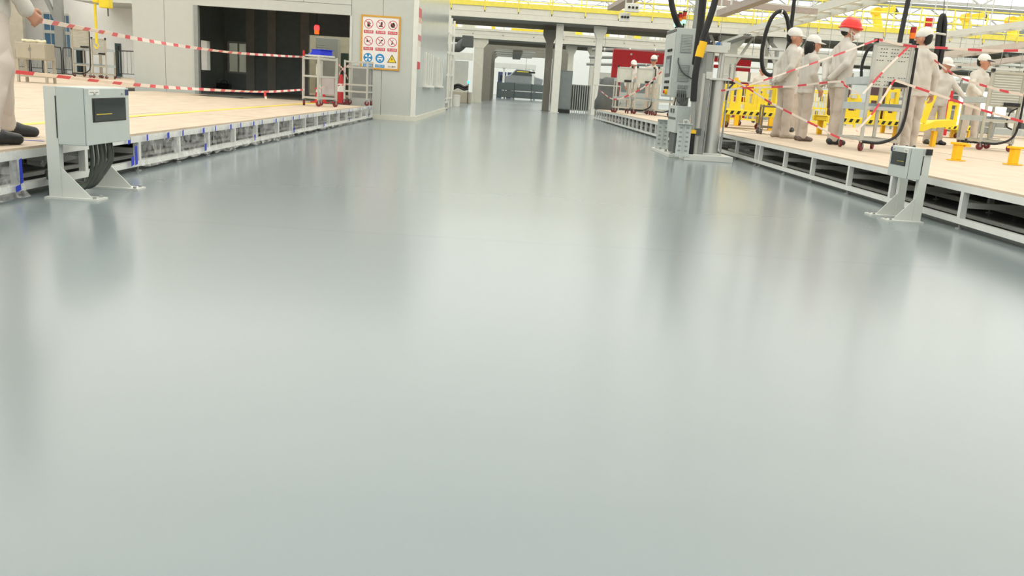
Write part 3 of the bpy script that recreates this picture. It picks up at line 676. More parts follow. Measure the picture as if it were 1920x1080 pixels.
for r in range(3):
    for c in range(3):
        cx = fw + cw * (c + .5); cz = SH - fw - chh * (r + .42); R = .1; k = r * 3 + c
        tl = MB(); tl.bx(cx - cw / 2 + .004, cx + cw / 2 - .004, -.0145, -.0115, SH - fw - chh * (r + 1) + .004, SH - fw - chh * r - .004)
        tile = tl.build('sign_tile', mat('sign_tile_white', (240, 236, 232), .4, var=.01), sb)
        m = MB(); y = -.0152
        if r < 2:
            disc(m, cx, cz, R * .86, R, y)
            a = math.radians(45 if r == 0 else -45) if False else math.radians(-45)
            dx, dz = math.cos(a), math.sin(a); px_, pz_ = -dz * .007, dx * .007
            flat(m, [(cx - dx * R * .9 + px_, cz - dz * R * .9 + pz_), (cx + dx * R * .9 + px_, cz + dz * R * .9 + pz_), (cx + dx * R * .9 - px_, cz + dz * R * .9 - pz_), (cx - dx * R * .9 - px_, cz - dz * R * .9 - pz_)], y - .0006)
            m.build('prohibition_ring', SR, tile)
            g = MB(); y2 = -.0154
            if k == 0:      # open hand
                flat(g, [(cx - .03, cz - .06), (cx + .025, cz - .06), (cx + .03, cz), (cx - .032, cz)], y2)
                for q in range(4): flat(g, [(cx - .03 + .0155 * q, cz), (cx - .018 + .0155 * q, cz), (cx - .018 + .0155 * q, cz + .05 - .006 * abs(q - 1.5)), (cx - .03 + .0155 * q, cz + .05 - .006 * abs(q - 1.5))], y2)
                flat(g, [(cx + .03, cz - .02), (cx + .052, cz + .018), (cx + .042, cz + .024), (cx + .026, cz + .0)], y2)
            elif k == 1:    # boot
                flat(g, [(cx + .0, cz + .055), (cx + .04, cz + .05), (cx + .035, cz - .05), (cx - .045, cz - .05), (cx - .04, cz - .03), (cx + .005, cz - .01)], y2)
            elif k == 2:    # closed lever in a knob
                disc(g, cx, cz - .005, 0, .05, y2, 16); flat(g, [(cx - .05, cz + .02), (cx + .02, cz + .06), (cx + .04, cz + .03), (cx - .03, cz - .02)], y2 - .0002)
            elif k == 3:    # flame and match
                flat(g, [(cx - .045, cz - .005), (cx - .03, cz - .03), (cx - .005, cz - .02), (cx - .01, cz + .02), (cx - .03, cz + .05), (cx - .032, cz + .02)], y2); flat(g, [(cx - .0, cz - .03), (cx + .05, cz + .015), (cx + .045, cz + .023), (cx - .006, cz - .02)], y2)
            elif k == 4:    # cup
                flat(g, [(cx + .0, cz + .02), (cx + .05, cz + .05), (cx + .055, cz + .015), (cx + .02, cz - .0)], y2); flat(g, [(cx - .04, cz - .05), (cx + .01, cz + .0), (cx + .02, cz - .012), (cx - .02, cz - .055)], y2)
            else:           # cigarette
                flat(g, [(cx - .03, cz - .055), (cx - .002, cz - .055), (cx + .012, cz - .005), (cx - .012, cz + .0)], y2); flat(g, [(cx - .01, cz + .01), (cx + .02, cz + .05), (cx + .028, cz + .045), (cx - .0, cz + .005)], y2)
            g.build('pictogram', SBK, tile)
        elif c < 2:
            disc(m, cx, cz, 0, R, y); m.build('mandatory_disc', SBL, tile)
            g = MB(); y2 = -.0156
            if c == 0:
                for q in range(4):
                    a = math.radians(45 + 90 * q); e = math.radians(22); flat(g, [(cx + .012 * math.cos(a), cz + .012 * math.sin(a)), (cx + .075 * math.cos(a - e), cz + .075 * math.sin(a - e)), (cx + .08 * math.cos(a), cz + .08 * math.sin(a)), (cx + .075 * math.cos(a + e), cz + .075 * math.sin(a + e))], y2)
            else:
                disc(g, cx, cz - .005, 0, .062, y2, 20)
            gp = g.build('pictogram', SWH, tile)
            if c == 1:
                g = MB(); flat(g, [(cx - .05, cz + .03), (cx + .05, cz + .03), (cx + .05, cz + .008), (cx - .05, cz + .008)], -.0158); flat(g, [(cx - .035, cz - .02), (cx + .035, cz - .02), (cx + .025, cz - .055), (cx - .025, cz - .055)], -.0158); g.build('pictogram_lines', SBL, tile)
        else:
            flat(m, [(cx - .105, cz - .08), (cx + .105, cz - .08), (cx, cz + .1)], y); m.build('warning_border', SBK, tile)
            g = MB(); flat(g, [(cx - .083, cz - .068), (cx + .083, cz - .068), (cx, cz + .075)], y - .0004); g.build('warning_triangle', SYE, tile)
            g = MB(); flat(g, [(cx + .005, cz + .04), (cx - .018, cz - .01), (cx + .0, cz - .008), (cx - .008, cz - .05), (cx + .018, cz + .008), (cx + .002, cz + .006)], y - .0008); g.build('pictogram', SBK, tile)
        bz = SH - fw - chh * (r + .88)
        if k < 8:
            g = MB(); g.bx(cx - .105, cx + .105, -.0156, -.0146, bz - .032, bz + .032); g.build('caption_strip', SR if r < 2 else SBL, tile)
        text(CAP[k], .044 if len(CAP[k]) == 4 else .036, SWH if k < 8 else SBK, tile, 'caption_text', (cx, -.0160, bz))
# vertical poster strip on the booth side
pst = thing('poster_strip', 'narrow red and white poster on the glossy booth side wall', 'poster', (BX1, 19.72, 1.16))
for (z0, z1, m) in ((0, .16, RED), (.16, .5, WHITE), (.5, .62, CREAM), (.62, .74, mat('poster_pink', (200, 120, 126), .5)), (.74, 1.0, WHITE), (1.0, 1.12, mat('poster_peach', (216, 170, 150), .5)), (1.12, 1.32, mat('poster_red', (196, 88, 96), .5))):
    MB().bx(.0005, .012, 0, .62, z0, z1 - .003).build('poster_panel', m, pst)
# signal lamp above the booth opening
p = ony(594, 54, 22.5)
bc = thing('warning_beacon', 'lit red and amber warning beacon hanging in the dark booth doorway', 'lamp', (p.x, 22.5, p.z))
MB().lathe([(.0, .09), (.05, .085), (.065, .05), (.065, -.02), (.06, -.03)], n=16).build('red_dome', mat('beacon_red', (255, 40, 40), .3, var=0, emit=6), bc, smooth=True)
MB().lathe([(.06, -.03), (.06, -.12), (.05, -.13)], n=16).build('amber_dome', mat('beacon_amber', (255, 110, 40), .3, var=0, emit=1.2), bc, smooth=True)
MB().cyl((0, 0, .08), (0, 0, BH - .06 - p.z), .012, n=8).build('hanger', DGREY, bc)
# carts made of aluminium profile --------------------------------------
def caster(par, x, y, r=.05, m=WINE, ang=0):
    b = MB(); d = Vector((math.cos(ang), math.sin(ang), 0)); s = Vector((-d.y, d.x, 0)); c = Vector((x, y, r))
    b.cyl(c - s * .016, c + s * .016, r, n=14); w = b.build('wheel', m, par, smooth=True)
    f = MB(); f.bx(x - .03, x + .03, y - .03, y + .03, r * 2 + .012, r * 2 + .02)
    for sg in (-1, 1):
        q = c + s * (.021 * sg); f.beam(q - Vector((0, 0, .006)), (q.x, q.y, r * 2 + .014), .004, .03, up=d)
    f.build('caster_fork', MGREY, w)
def frame_cart(name, label, loc, rz, w, d, h, levels, m=ALU, post=.035, group='aluminium profile carts', wheel=WINE, wr=.05):
    t = thing(name, label, 'cart', loc, rz, group); z0 = wr * 2 + .02
    for x in (0, w - post):
        for y in (0, d - post): MB().bx(x, x + post, y, y + post, z0, h).build('post', m, t)
    for z in levels:
        for y in (0, d - post): MB().bx(post, w - post, y, y + post, z - post, z).build('rail', m, t)
        for x in (0, w - post): MB().bx(x, x + post, post, d - post, z - post, z).build('rail', m, t)
    for x in (.02, w - .02):
        for y in (.03, d - .03): caster(t, x, y, wr, wheel, random.uniform(0, 3))
    return t
p0 = onz(572, 197, PL); p1 = onz(605, 202, PL)
rz = math.radians(-57) + .25
ca = frame_cart('profile_cart', 'white profile cart carrying a blue bin at the end of the left platform', (-3.88, 16.45, PL), math.radians(-38), .46, .46, .90, (.17, .56, .88))
b = MB(); b.bx(.02, .42, .04, .42, .9, .93); b.build('tray', LGREY, ca)
bn = thing('storage_bin', 'blue plastic bin lying on the white profile cart', 'bin', (-3.88, 16.45, PL + .931), math.radians(-38))
b = MB(); b.prism([(.12, 0), (.42, 0), (.42, .09), (.18, .09)], lambda u, v, q: (u, .08 + .28 * q, v)); b.build('bin_body', BLUEB, bn, bevel=.006)
b = MB(); b.bx(.16, .46, .07, .37, .09, .10); b.build('bin_lip', BLUEB, bn)
b = MB(); b.bx(.03, .115, .12, .28, 0, .03); b.build('bin_scoop', mat('bin_light_blue', (90, 130, 220), .4), bn)
for (x, y) in ((.018, .018), (.018, .442)): MB().cyl((x, y, .9), (x, y, 1.0), .018, n=10).build('red_cap_stub', RED, ca)
MB().cyl((.15, .25, .57), (.15, .25, .78), .04, n=12).build('bottle', WHITE, ca)
MB().bx(.05, .41, .425, .45, .22, .52).build('back_sheet', mat('lilac_sheet', (196, 190, 194), .6), ca)
cb = frame_cart('profile_cart', 'empty white profile rack beside the safety sign board', (-3.50, 18.55, PL), math.radians(-6), .52, .42, .92, (.30, .44, .80, .91))
MB().bx(.1, .5, .30, .305, .15, .82).build('grey_sheet', mat('grey_sheet', (150, 152, 148), .5), cb)
def cone(label, loc, h=.5):
    t = thing('traffic_cone', label, 'traffic cone', loc, 0, 'red traffic cones')
    b = MB(); b.bx(-.17, .17, -.17, .17, 0, .03); b.build('base', REDC, t, bevel=.01)
    MB().lathe([(.13, .03), (.095, h * .4)], n=20).build('lower_cone', REDC, t, smooth=True); MB().lathe([(.095, h * .4), (.065, h * .68)], n=20).build('white_band', WHITE, t, smooth=True); MB().lathe([(.065, h * .68), (.028, h), (.02, h)], n=20).build('upper_cone', REDC, t, smooth=True)
cone('red traffic cone behind the blue bin cart', (-3.99, 18.55, PL), .55); cone('red traffic cone beside the empty rack', (-3.68, 19.2, PL), .62)
# behind the booth opening: cabinet, doors, lit wall
yb = 27.6
p = ony(592, 70, yb); q = ony(632, 175, yb)
cbn = thing('switch_cabinet', 'tall pale grey louvred cabinet seen through the dark booth', 'cabinet', (p.x, yb, PL))
cw_ = q.x - p.x; chh_ = p.z - PL
MB().bx(0, cw_, 0, .5, 0, chh_).build('body', LGREY, cbn, bevel=.01)
MB().bx(.03, cw_ - .03, -.012, -.001, .05, chh_ - .05).build('door', LGREY, cbn)
for k in range(9): MB().bx(.06, .3, -.022, -.012, chh_ * .55 + .07 * k, chh_ * .55 + .03 + .07 * k).build('louvre', WHITE, cbn)
struct(MB().bx(BX0, BX1 - W_, BY1 - .06, BY1, PL, BH).build('wall_passage', pw))
d1 = struct(MB().bx(ony(640, 120, BY1).x, ony(654, 120, BY1).x, BY1 - .1, BY1 - .062, PL, ony(646, 100, BY1).z).build('door_1', mat('dark_green_door', (62, 78, 72), .4)))
# black speaker-like box inside booth
bb = thing('black_box', 'small black case on the floor inside the dark booth', 'case', (ony(405, 150, 24).x, 24, PL))
MB().bx(0, .36, 0, .2, 0, .2).build('case', BLKP, bb, bevel=.01); MB().tube(bez([(.08, .1, .2), (.12, .1, .27), (.24, .1, .27), (.28, .1, .2)], 5), .012, 6).build('handle', BLKP, bb)
MB().bx(ony(430, 170, 24.3).x, ony(520, 170, 24.3).x, 22.6, 24.3, PL - .003, PL + .002).build('blue_mat', mat('blue_floor_mat', (30, 50, 130), .6), bt, world=True)

# left person ------------------------------------------------------------
LPpos = (-3.40, 5.80, PL); LPr = math.radians(-45)
person('worker in beige overalls holding barrier tape at the left edge, cut by the frame', LPpos, LPr, H=1.74, drop=.06, feet=((.38, -.13, -.3), (-.28, .14, .0)), hip=(0, 0),
       arms=(((.25, .0, 1.12), (.17, .17, .90), (-.1, .6, -.55), (-1, 0, 0), 1.15), ((-.26, -.06, 1.12), (-.25, .04, .88), (0, .2, -1), (1, 0, 0))), res=.0075, hem=.84)
# tapes on the left --------------------------------------------------------
TA = ony(66, 37, 5.92)
tape('upper barrier tape from the left worker\'s hand to the blue bin cart', [TA, ony(160, 54, 7.2), ony(300, 80, 9.6), ony(430, 98, 12.2), ony(515, 104, 14.5), ony(571, 107, 16.3)], twist=.5)
tape('lower barrier tape running past the grey electrical box to the blue bin cart', [ony(-60, 126, 7.1), ony(70, 139, 7.4), ony(245, 158, 8.8), ony(370, 167, 10.9), ony(495, 172, 13.8), ony(571, 168, 16.3)], twist=.5, ph=.1)
tape('short loose tape end knotted on the lower left barrier tape', [ony(497, 171, 13.78), ony(497, 178, 13.78), ony(499, 186, 13.78)], w=.04, seg=.1)
tape('crossed barrier tape rising from the blue bin cart to the empty rack', [ony(628, 158, 16.6), ony(640, 132, 17.4), ony(655, 121, 18.5)], w=.03, seg=.18)
tape('crossed barrier tape falling from the blue bin cart to the red cone', [ony(634, 120, 16.6), ony(643, 130, 17.6), ony(652, 148, 18.7)], w=.03, seg=.18)
tape('low barrier tape between the blue bin cart and the empty rack', [ony(590, 166, 16.4), ony(620, 162, 16.9), ony(655, 158, 18.5)], w=.03, seg=.18)

# ------------------------------------------------------------------ far left corner
YW = 37.6
def wx(px): return ony(px, 60, YW).x
def wz(py, px=120): return ony(px, py, YW).z
far = struct(MB().bx(-31.5, -8.0, YW, YW + .2, 0, 9.3).build('wall_far_left', mat('far_white_wall', (250, 250, 248), .6, var=.02)))
struct(MB().bx(-31.5, wx(80), YW - 1.5, YW - 1.3, 0, 9.3).build('wall_beige_left', mat('far_beige_wall', (190, 184, 168), .6)))
for i, (a, c, t_, b_) in enumerate(((84, 108, 25, 57), (84, 108, 61, 107), (118, 132, 28, 60), (118, 132, 64, 107))):
    w = struct(MB().bx(wx(a), wx(c), YW - .03, YW - .005, wz(b_, a), wz(t_, a)).build('window_%d' % (i + 4), GLASSB))
    f = MB(); X_, Xb, Za, Zb = wx(a), wx(c), wz(b_, a), wz(t_, a)
    f.bx(X_ - .05, X_ + .01, YW - .06, YW, Za, Zb); f.bx(Xb - .01, Xb + .05, YW - .06, YW, Za, Zb); f.bx(X_, Xb, YW - .06, YW, Za - .06, Za + .02); f.bx(X_, Xb, YW - .06, YW, Zb - .02, Zb + .06); f.bx((X_ + Xb) / 2 - .01, (X_ + Xb) / 2 + .01, YW - .05, YW, Za, Zb)
    f.build('window_frame', WHITE, w)
for i, (a, c, t_) in enumerate(((142, 158, 79), (215, 226, 81))):
    dd = struct(MB().bx(wx(a), wx(c), YW - .05, YW - .004, PL, wz(t_, a)).build('door_%d' % (i + 2), mat('dark_teal_door', (60, 74, 76), .4)))
    MB().bx((wx(a) + wx(c)) / 2, wx(c) - .06, YW - .06, YW - .05, PL + .1, wz(t_, a) - .1).build('door_glass', DARK, dd)
cl = thing('steel_column', 'grey steel column with a diagonal brace before the blue windows', 'column', (ony(112, 60, YW - .8).x, YW - .8, PL))
MB().bx(-.17, .17, -.1, .1, 0, 8.9).build('shaft', MGREY, cl); MB().beam((-.1, 0, 2.1), (-1.5, 0, 5.2), .14).build('brace', MGREY, cl)
# shade canopy at the right of the far corner
cn = struct(MB().bx(wx(205), -8.2, YW - 3.2, YW - .02, wz(14, 210), wz(14, 210) + .35).build('trim_1', LGREY))
# crowd barriers
def barrier(label, loc, L, rz=0):
    t = thing('crowd_barrier', label, 'barrier', loc, rz, 'dark crowd barriers by the far wall'); h = 1.0; m = BLKP
    MB().tube(bez([(0, 0, .0), (0, 0, h - .1), (.1, 0, h), (L - .1, 0, h), (L, 0, h - .1), (L, 0, .0)], 4), .022, 6).build('hoop', m, t)
    MB().cyl((0, 0, .18), (L, 0, .18), .015, n=6).build('lower_rail', m, t)
    n = 9
    for k in range(1, n): MB().cyl((L * k / n, 0, .18), (L * k / n, 0, h), .012, n=5).build('bar', MGREY, t)
    for x in (.05, L - .05): MB().bx(x - .025, x + .025, -.25, .25, 0, .03).build('foot', m, t)
for k, (a, c) in enumerate(((78, 101), (103, 124), (126, 158), (160, 176))):
    pa, pb = onz(a, 136 + .065 * (a - 90), PL), onz(c, 136 + .065 * (c - 90), PL)
    barrier(['crowd barrier nearest the tan cabinet on the far left', 'crowd barrier in front of the grey steel column', 'crowd barrier in front of the dark teal door', 'crowd barrier behind the far tool carts'][k], (pa.x, 34.3, PL + .001), (pb.x - pa.x) * 34.3 / pa.y)
barrier('low crowd barrier under the canopy by the second dark door', (ony(217, 120, 33).x, 33, PL + .001), 1.3)
# tool carts with back panels -------------------------------------------
def tool_cart(label, loc, rz, w=.5, d=.8, ph=1.55, panel=(.95, 1.5), m=ALU, pm=None, shelf=(.42, .95), wr=.05, hose=True, group='tool carts with raised pegboards', lamp=False, drawer=None, black=True, wheel=WINE, holes=True, corner=True):
    """raised panel on the front end (y = 0), shelves run back along +y"""
    t = thing('tool_cart', label, 'tool cart', loc, rz, group); P_ = .038; z0 = wr * 2 + .02
    for x in (0, w - P_):
        MB().bx(x, x + P_, 0, P_, z0, ph).build('post', m, t); MB().bx(x, x + P_, d - P_, d, z0, shelf[-1] + .02).build('post', m, t)
    for z in (z0 + P_, shelf[0]):
        for y in (0, d - P_): MB().bx(P_, w - P_, y, y + P_, z - P_, z).build('rail', m, t)
        for x in (0, w - P_): MB().bx(x, x + P_, P_, d - P_, z - P_, z).build('rail', m, t)
    for z in shelf:
        s_ = MB(); s_.bx(P_, w - P_, .04, d - .04, z, z + .008); s_.bx(0, .006, .04, d, z - .04, z + .05); s_.bx(w - .006, w, .04, d, z - .04, z + .05); s_.bx(0, w, d - .006, d, z - .04, z + .05)
        s_.build('shelf', mat('shelf_blue_grey', (184, 194, 196), .4), t)
    MB().bx(0, w, 0, P_, ph - P_, ph).build('rail', m, t)
    pn = MB().bx(P_, w - P_, .012, .02, panel[0], panel[1] - .01).build('pegboard', pm or mat('pegboard_grey', (206, 208, 198), .5), t)
    if holes is None: pass
    elif holes:
        hb = MB(); nx = 12; rows = (.06, .14, .24, .62, .72, .8, .88)
        for rr in rows:
            for k in range(nx):
                if (k * 7 + int(rr * 50)) % 4 == 0: continue
                x = P_ + .025 + (w - 2 * P_ - .05) * k / (nx - 1); z = panel[0] + (panel[1] - panel[0]) * rr
                hb.bx(x - .008, x + .008, .0105, .0118, z - .004, z + .004)
        hb.build('peg_holes', DGREY, pn, kind='stuff')
    else:
        for k in range(12): MB().bx(P_ + .02, w - P_ - .02, .004, .012, panel[0] + .04 + k * (panel[1] - panel[0] - .06) / 12, panel[0] + .055 + k * (panel[1] - panel[0] - .06) / 12).build('louvre', LGREY, pn)
    if corner:
        for x in (.019, w - .019): MB().box((x, .02, ph + .012), (.05, .05, .05)).build('corner_cap', BLKP, t)
    if black: MB().bx(w * .5, w * .95, -.03, .01, panel[0] + .02, panel[0] + .075).build('tool_clip', BLKP, t)
    if hose:
        MB().tube(bez([(w + .02, -.015, ph), (w + .02, -.015, ph * .6), (w + .01, -.02, .42), (w - .06, -.03, .22), (w * .5, -.03, .12), (.02, -.03, .12)], 8), .018, 8).build('hose', BLACK, t, smooth=True)
    for x in (.03, w - .03):
        for y in (.04, d - .04): caster(t, x, y, wr, wheel, random.uniform(0, 3))
    if lamp:
        lp = MB().cyl((w * .93, .05, ph), (w * .93, .05, ph + .06), .03, n=12).build('signal_lamp', BLKP, t)
        MB().cyl((w * .93, .05, ph + .06), (w * .93, .05, ph + .13), .035, n=12).build('amber_lens', mat('lens_amber', (240, 120, 20), .35), lp); MB().cyl((w * .93, .05, ph + .13), (w * .93, .05, ph + .2), .035, n=12).build('red_lens', mat('lens_red', (160, 20, 26), .35), lp)
    return t
tanp = mat('tan_panel', (182, 174, 156), .5)
pa = onz(166, 143, PL)
tool_cart('tan tool cart with black hose standing far left before the barriers', (-15.35, 31.0, PL), 0, .62, .8, 1.62, (.98, 1.6), m=tanp, pm=tanp, group='tan carts far left', holes=False, corner=True)
tool_cart('tan tool cart with grey back panel right of the black hose cart', (-14.3, 30.2, PL), 0, .5, .7, 1.32, (.78, 1.3), m=tanp, pm=mat('grey_panel', (176, 174, 164), .5), group='tan carts far left', holes=False, hose=False)
tc = thing('tan_cabinet', 'tan two door cabinet on legs behind the left worker', 'cabinet', (ony(30, 120, 20).x, 20, PL))
w_ = ony(87, 120, 20).x - ony(30, 120, 20).x; zt_ = ony(60, 80, 20).z - PL; zb_ = ony(60, 112, 20).z - PL
MB().bx(0, w_, 0, .4, zb_, zt_).build('body', tanp, tc, bevel=.01)
for k in (0, 1): dr = MB().bx(w_ * (.02 + .49 * k), w_ * (.49 + .49 * k), -.015, -.001, zb_ + .03, zt_ - .04).build('door', tanp, tc); MB().bx(w_ * (.45 + .07 * k), w_ * (.47 + .07 * k), -.03, -.015, zb_ + .2, zb_ + .26).build('handle', MGREY, dr)
for x in (0, w_ - .05):
    for y in (0, .35): MB().bx(x, x + .05, y, y + .05, 0, zb_).build('leg', tanp, tc)
MB().bx(.02, w_ - .02, .02, .38, .12, .16).build('lower_shelf', tanp, tc)
rg = tag(MB().tube(bez([(tc.location.x + .08 + (w_ - .16) * k / 7, 20.15 + .04 * math.sin(k * 2), PL + zt_ + .038 + .012 * math.sin(k * 3)) for k in range(8)], 4), .035, 7).build('cloth_roll', mat('cream_cloth', (226, 220, 190), .8), smooth=True), 'cream rolled cloth on top of the tan cabinet', 'cloth')
# yellow hoist
hx_, hy_ = ony(190, 10, 28).x, 28
hs = thing('chain_hoist', 'yellow chain hoist hanging above the far tan tool carts', 'hoist', (hx_, hy_, 2.0))
z_ = ony(195, 5, 28).z - 2.0
MB().bx(-.02, .30, -.15, .15, z_ - .16, z_ + .3).build('motor_housing', YEL, hs, bevel=.03); MB().bx(-.24, -.04, -.1, .1, z_ - .02, z_ + .3).build('gear_box', YEL, hs, bevel=.03)
MB().cyl((.2, 0, z_ - .16), (.2, 0, z_ - .4), .02, n=6).build('hook_stem', DGREY, hs); MB().cyl((-.2, 0, z_ - .05), (-.2, 0, z_ - 1.25), .04, n=10).build('chain_sleeve', YEL, hs); MB().tube(bez([(-.2, 0, z_ - 1.2), (-.14, 0, z_ - 1.32), (-.22, 0, z_ - 1.4), (-.28, 0, z_ - 1.3)], 5), .02, 6).build('hook', YEL, hs)
MB().cyl((.1, 0, z_ + .3), (.1, 0, 7.4), .03, n=6).build('suspension', MGREY, hs)
# ================================================================== RIGHT SIDE
# lifting column with its control cabinet --------------------------------
lm = thing('lifting_machine', 'grey lifting column with control cabinet, steel cylinder and signal lamps beside the aisle', 'machine', (2.5, 12.6, 0))
def lb(nm, x0, x1, y0, y1, z0, z1, m, par=None, bev=.004): return MB().bx(x0, x1, y0, y1, z0, z1).build(nm, m, par or lm, world=True, bevel=bev)
MB().prism([(2.62, 12.62), (3.34, 12.62), (3.34, 13.35), (2.62, 13.35)], lambda u, v, t: (u, v, .085 * t)).build('base_plinth', LGREY, lm, world=True, bevel=.005)
lb('base_slab', 2.46, 2.9, 13.0, 14.6, 0, .05, LGREY)
for (x, y) in ((2.52, 13.1), (2.52, 13.6), (2.52, 14.1), (2.52, 14.5)): MB().cyl((x, y, .05), (x, y, .085), .02, n=6).build('anchor_bolt', MGREY, lm, world=True)
# control cabinet
cabn = lb('control_cabinet', 2.5, 2.82, 13.55, 14.42, .89, 1.925, GREY, bev=.008)
MB().bx(2.488, 2.4995, 13.57, 14.40, .91, 1.86).build('cabinet_door', GREY, cabn, world=True, bevel=.003)
MB().bx(2.492, 2.4996, 13.58, 14.39, 1.87, 1.91).build('top_strip', DGREY, cabn, world=True)
for (z0, z1, nm) in ((1.56, 1.83, 0), (1.13, 1.38, 1)):
    v = MB().bx(2.575, 2.745, 13.541, 13.549, z0, z1).build('vent_plate', MGREY, cabn, world=True)
for (z0, z1) in ((1.56, 1.83), (1.13, 1.38)):
    for k in range(11): MB().bx(2.585, 2.735, 13.535, 13.541, z0 + .012 + k * (z1 - z0 - .02) / 11, z0 + .022 + k * (z1 - z0 - .02) / 11).build('vent_slat', GREY, cabn, world=True)
MB().bx(2.480, 2.489, 13.72, 14.14, 1.20, 1.52).build('display_bezel', DGREY, cabn, world=True); MB().bx(2.477, 2.480, 13.77, 14.09, 1.25, 1.47).build('display', mat('display_glass', (128, 140, 148), .15), cabn, world=True)
for z in (1.60, 1.12, 1.03):
    for y in (13.75, 13.88, 14.01): MB().cyl((2.489, y, z), (2.465, y, z), .022, n=10).build('push_button', BLKP, cabn, world=True)
MB().cyl((2.489, 13.85, .965), (2.45, 13.85, .965), .045, n=14).build('yellow_switch_plate', YELD, cabn, world=True); MB().cyl((2.45, 13.85, .965), (2.43, 13.85, .965), .025, n=12).build('stop_button', RED, cabn, world=True)
for k in range(3):
    for j in (0, 1): MB().bx(2.59 + .055 * k, 2.63 + .055 * k, 13.53, 13.549, 1.03 - .13 * j, 1.08 - .13 * j).build('socket', MGREY if j == 0 else DGREY, cabn, world=True)
MB().tube(bez([(2.56, 13.53, 1.48), (2.565, 13.52, 1.40), (2.64, 13.51, 1.27), (2.76, 13.51, 1.20), (2.80, 13.53, 1.18)], 8), .011, 7).build('cable', DGREY, cabn, world=True, smooth=True)
for k in range(5): MB().tube(bez([(2.60 + .03 * k, 13.53, 1.0), (2.59 + .03 * k, 13.50, .88), (2.64 + .02 * k, 13.5, .80 - .012 * k), (2.74, 13.5, .82), (2.78, 13.56, .9)], 6), .010, 6).build('cable', mat('cable_dark_grey', (92, 96, 94), .5), cabn, world=True, smooth=True)
# lower box, guards
lbx = lb('motor_box', 2.55, 2.76, 13.17, 13.85, .36, .765, GREY, bev=.006); MB().bx(2.542, 2.549, 13.22, 13.8, .56, .59).build('handle_slot', DGREY, lbx, world=True)
for y in (13.42, 13.62): MB().bx(2.543, 2.549, y - .06, y + .06, .655, .72).build('meter', DGREY, lbx, world=True)
lb('pump', 2.58, 2.78, 13.3, 13.75, .05, .36, DGREY, bev=.02); lb('support', 2.66, 2.8, 13.62, 13.9, .765, .89, MGREY)
for i, (xa, ya) in enumerate(((2.49, 12.66), (2.47, 14.28))):
    g = MB(); g.bx(xa, xa + .2, ya, ya + .008, .09, .52); g.bx(xa + .096, xa + .104, ya - .03, ya, .09, .52); g.bx(xa - .005, xa + .205, ya - .045, ya + .02, .515, .525); g.bx(xa - .005, xa + .205, ya - .045, ya + .02, .05, .09)
    gd = g.build('slotted_guard', GREY, lm, world=True)
    for r_ in range(6):
        for c_ in (0, 1): MB().bx(xa + .03 + .1 * c_, xa + .07 + .1 * c_, ya - .0015, ya - .0002, .12 + .066 * r_, .145 + .066 * r_).build('slot', MGREY, gd, world=True)
MB().tube(bez([(2.57, 12.66, .525), (2.57, 12.66, .57), (2.63, 12.66, .57), (2.63, 12.66, .525)], 4), .008, 6).build('lifting_eye', LGREY, lm, world=True)
# cylinder with tie rods
cx, cy = 3.085, 12.98
MB().cyl((cx, cy, .09), (cx, cy, 1.17), .1, n=32).build('cylinder', STEEL, lm, world=True, smooth=True)
lb('cylinder_base', cx - .15, cx + .13, cy - .14, cy + .14, .085, .105, LGREY); lb('cylinder_flange', cx - .17, cx + .17, cy - .14, cy + .14, 1.17, 1.195, LGREY)
for (dx, dy) in ((-.135, -.1), (-.19, .0), (.12, -.1), (-.135, .12), (.12, .12)): MB().cyl((cx + dx, cy + dy, .1), (cx + dx, cy + dy, 1.18), .014, n=8).build('tie_rod', MGREY, lm, world=True)
lb('mast', 2.84, 2.93, 12.86, 13.5, .085, 1.55, MGREY); lb('mast_profile', 2.80, 2.84, 12.8, 12.88, .085, 1.25, ALU)
for k, x in enumerate((2.88, 2.96, 3.06)): MB().cyl((x, 12.95, 1.19), (x, 12.95, 1.6), .018, n=8).build('guide_rod', ALU, lm, world=True)
MB().cyl((3.10, 12.98, 1.19), (3.10, 12.98, 1.62), .03, n=12).build('piston_rod', STEEL, lm, world=True, smooth=True)
lb('head_plate', 2.82, 3.14, 12.85, 13.08, 1.56, 1.66, LGREY); lb('head_block', 3.05, 3.17, 12.87, 13.05, 1.6, 1.71, LGREY); lb('blue_valve', 2.98, 3.03, 12.9, 12.96, 1.66, 1.71, mat('valve_blue', (60, 110, 170), .4)); lb('sensor_block', 2.86, 2.95, 12.85, 12.95, 1.18, 1.28, LGREY)
lb('black_bracket', 3.19, 3.31, 12.88, 12.96, 1.13, 1.18, BLKP); MB().tube(bez([(3.28, 12.9, 1.13), (3.22, 12.88, 1.05), (3.2, 12.87, .9)], 5), .014, 6).build('blue_hose', mat('hose_navy', (40, 56, 92), .4), lm, world=True, smooth=True)
MB().tube(bez([(3.12, 12.9, 1.20), (3.13, 12.88, 1.25), (3.19, 12.88, 1.25), (3.2, 12.9, 1.2)], 5), .008, 6).build('lifting_eye', LGREY, lm, world=True)
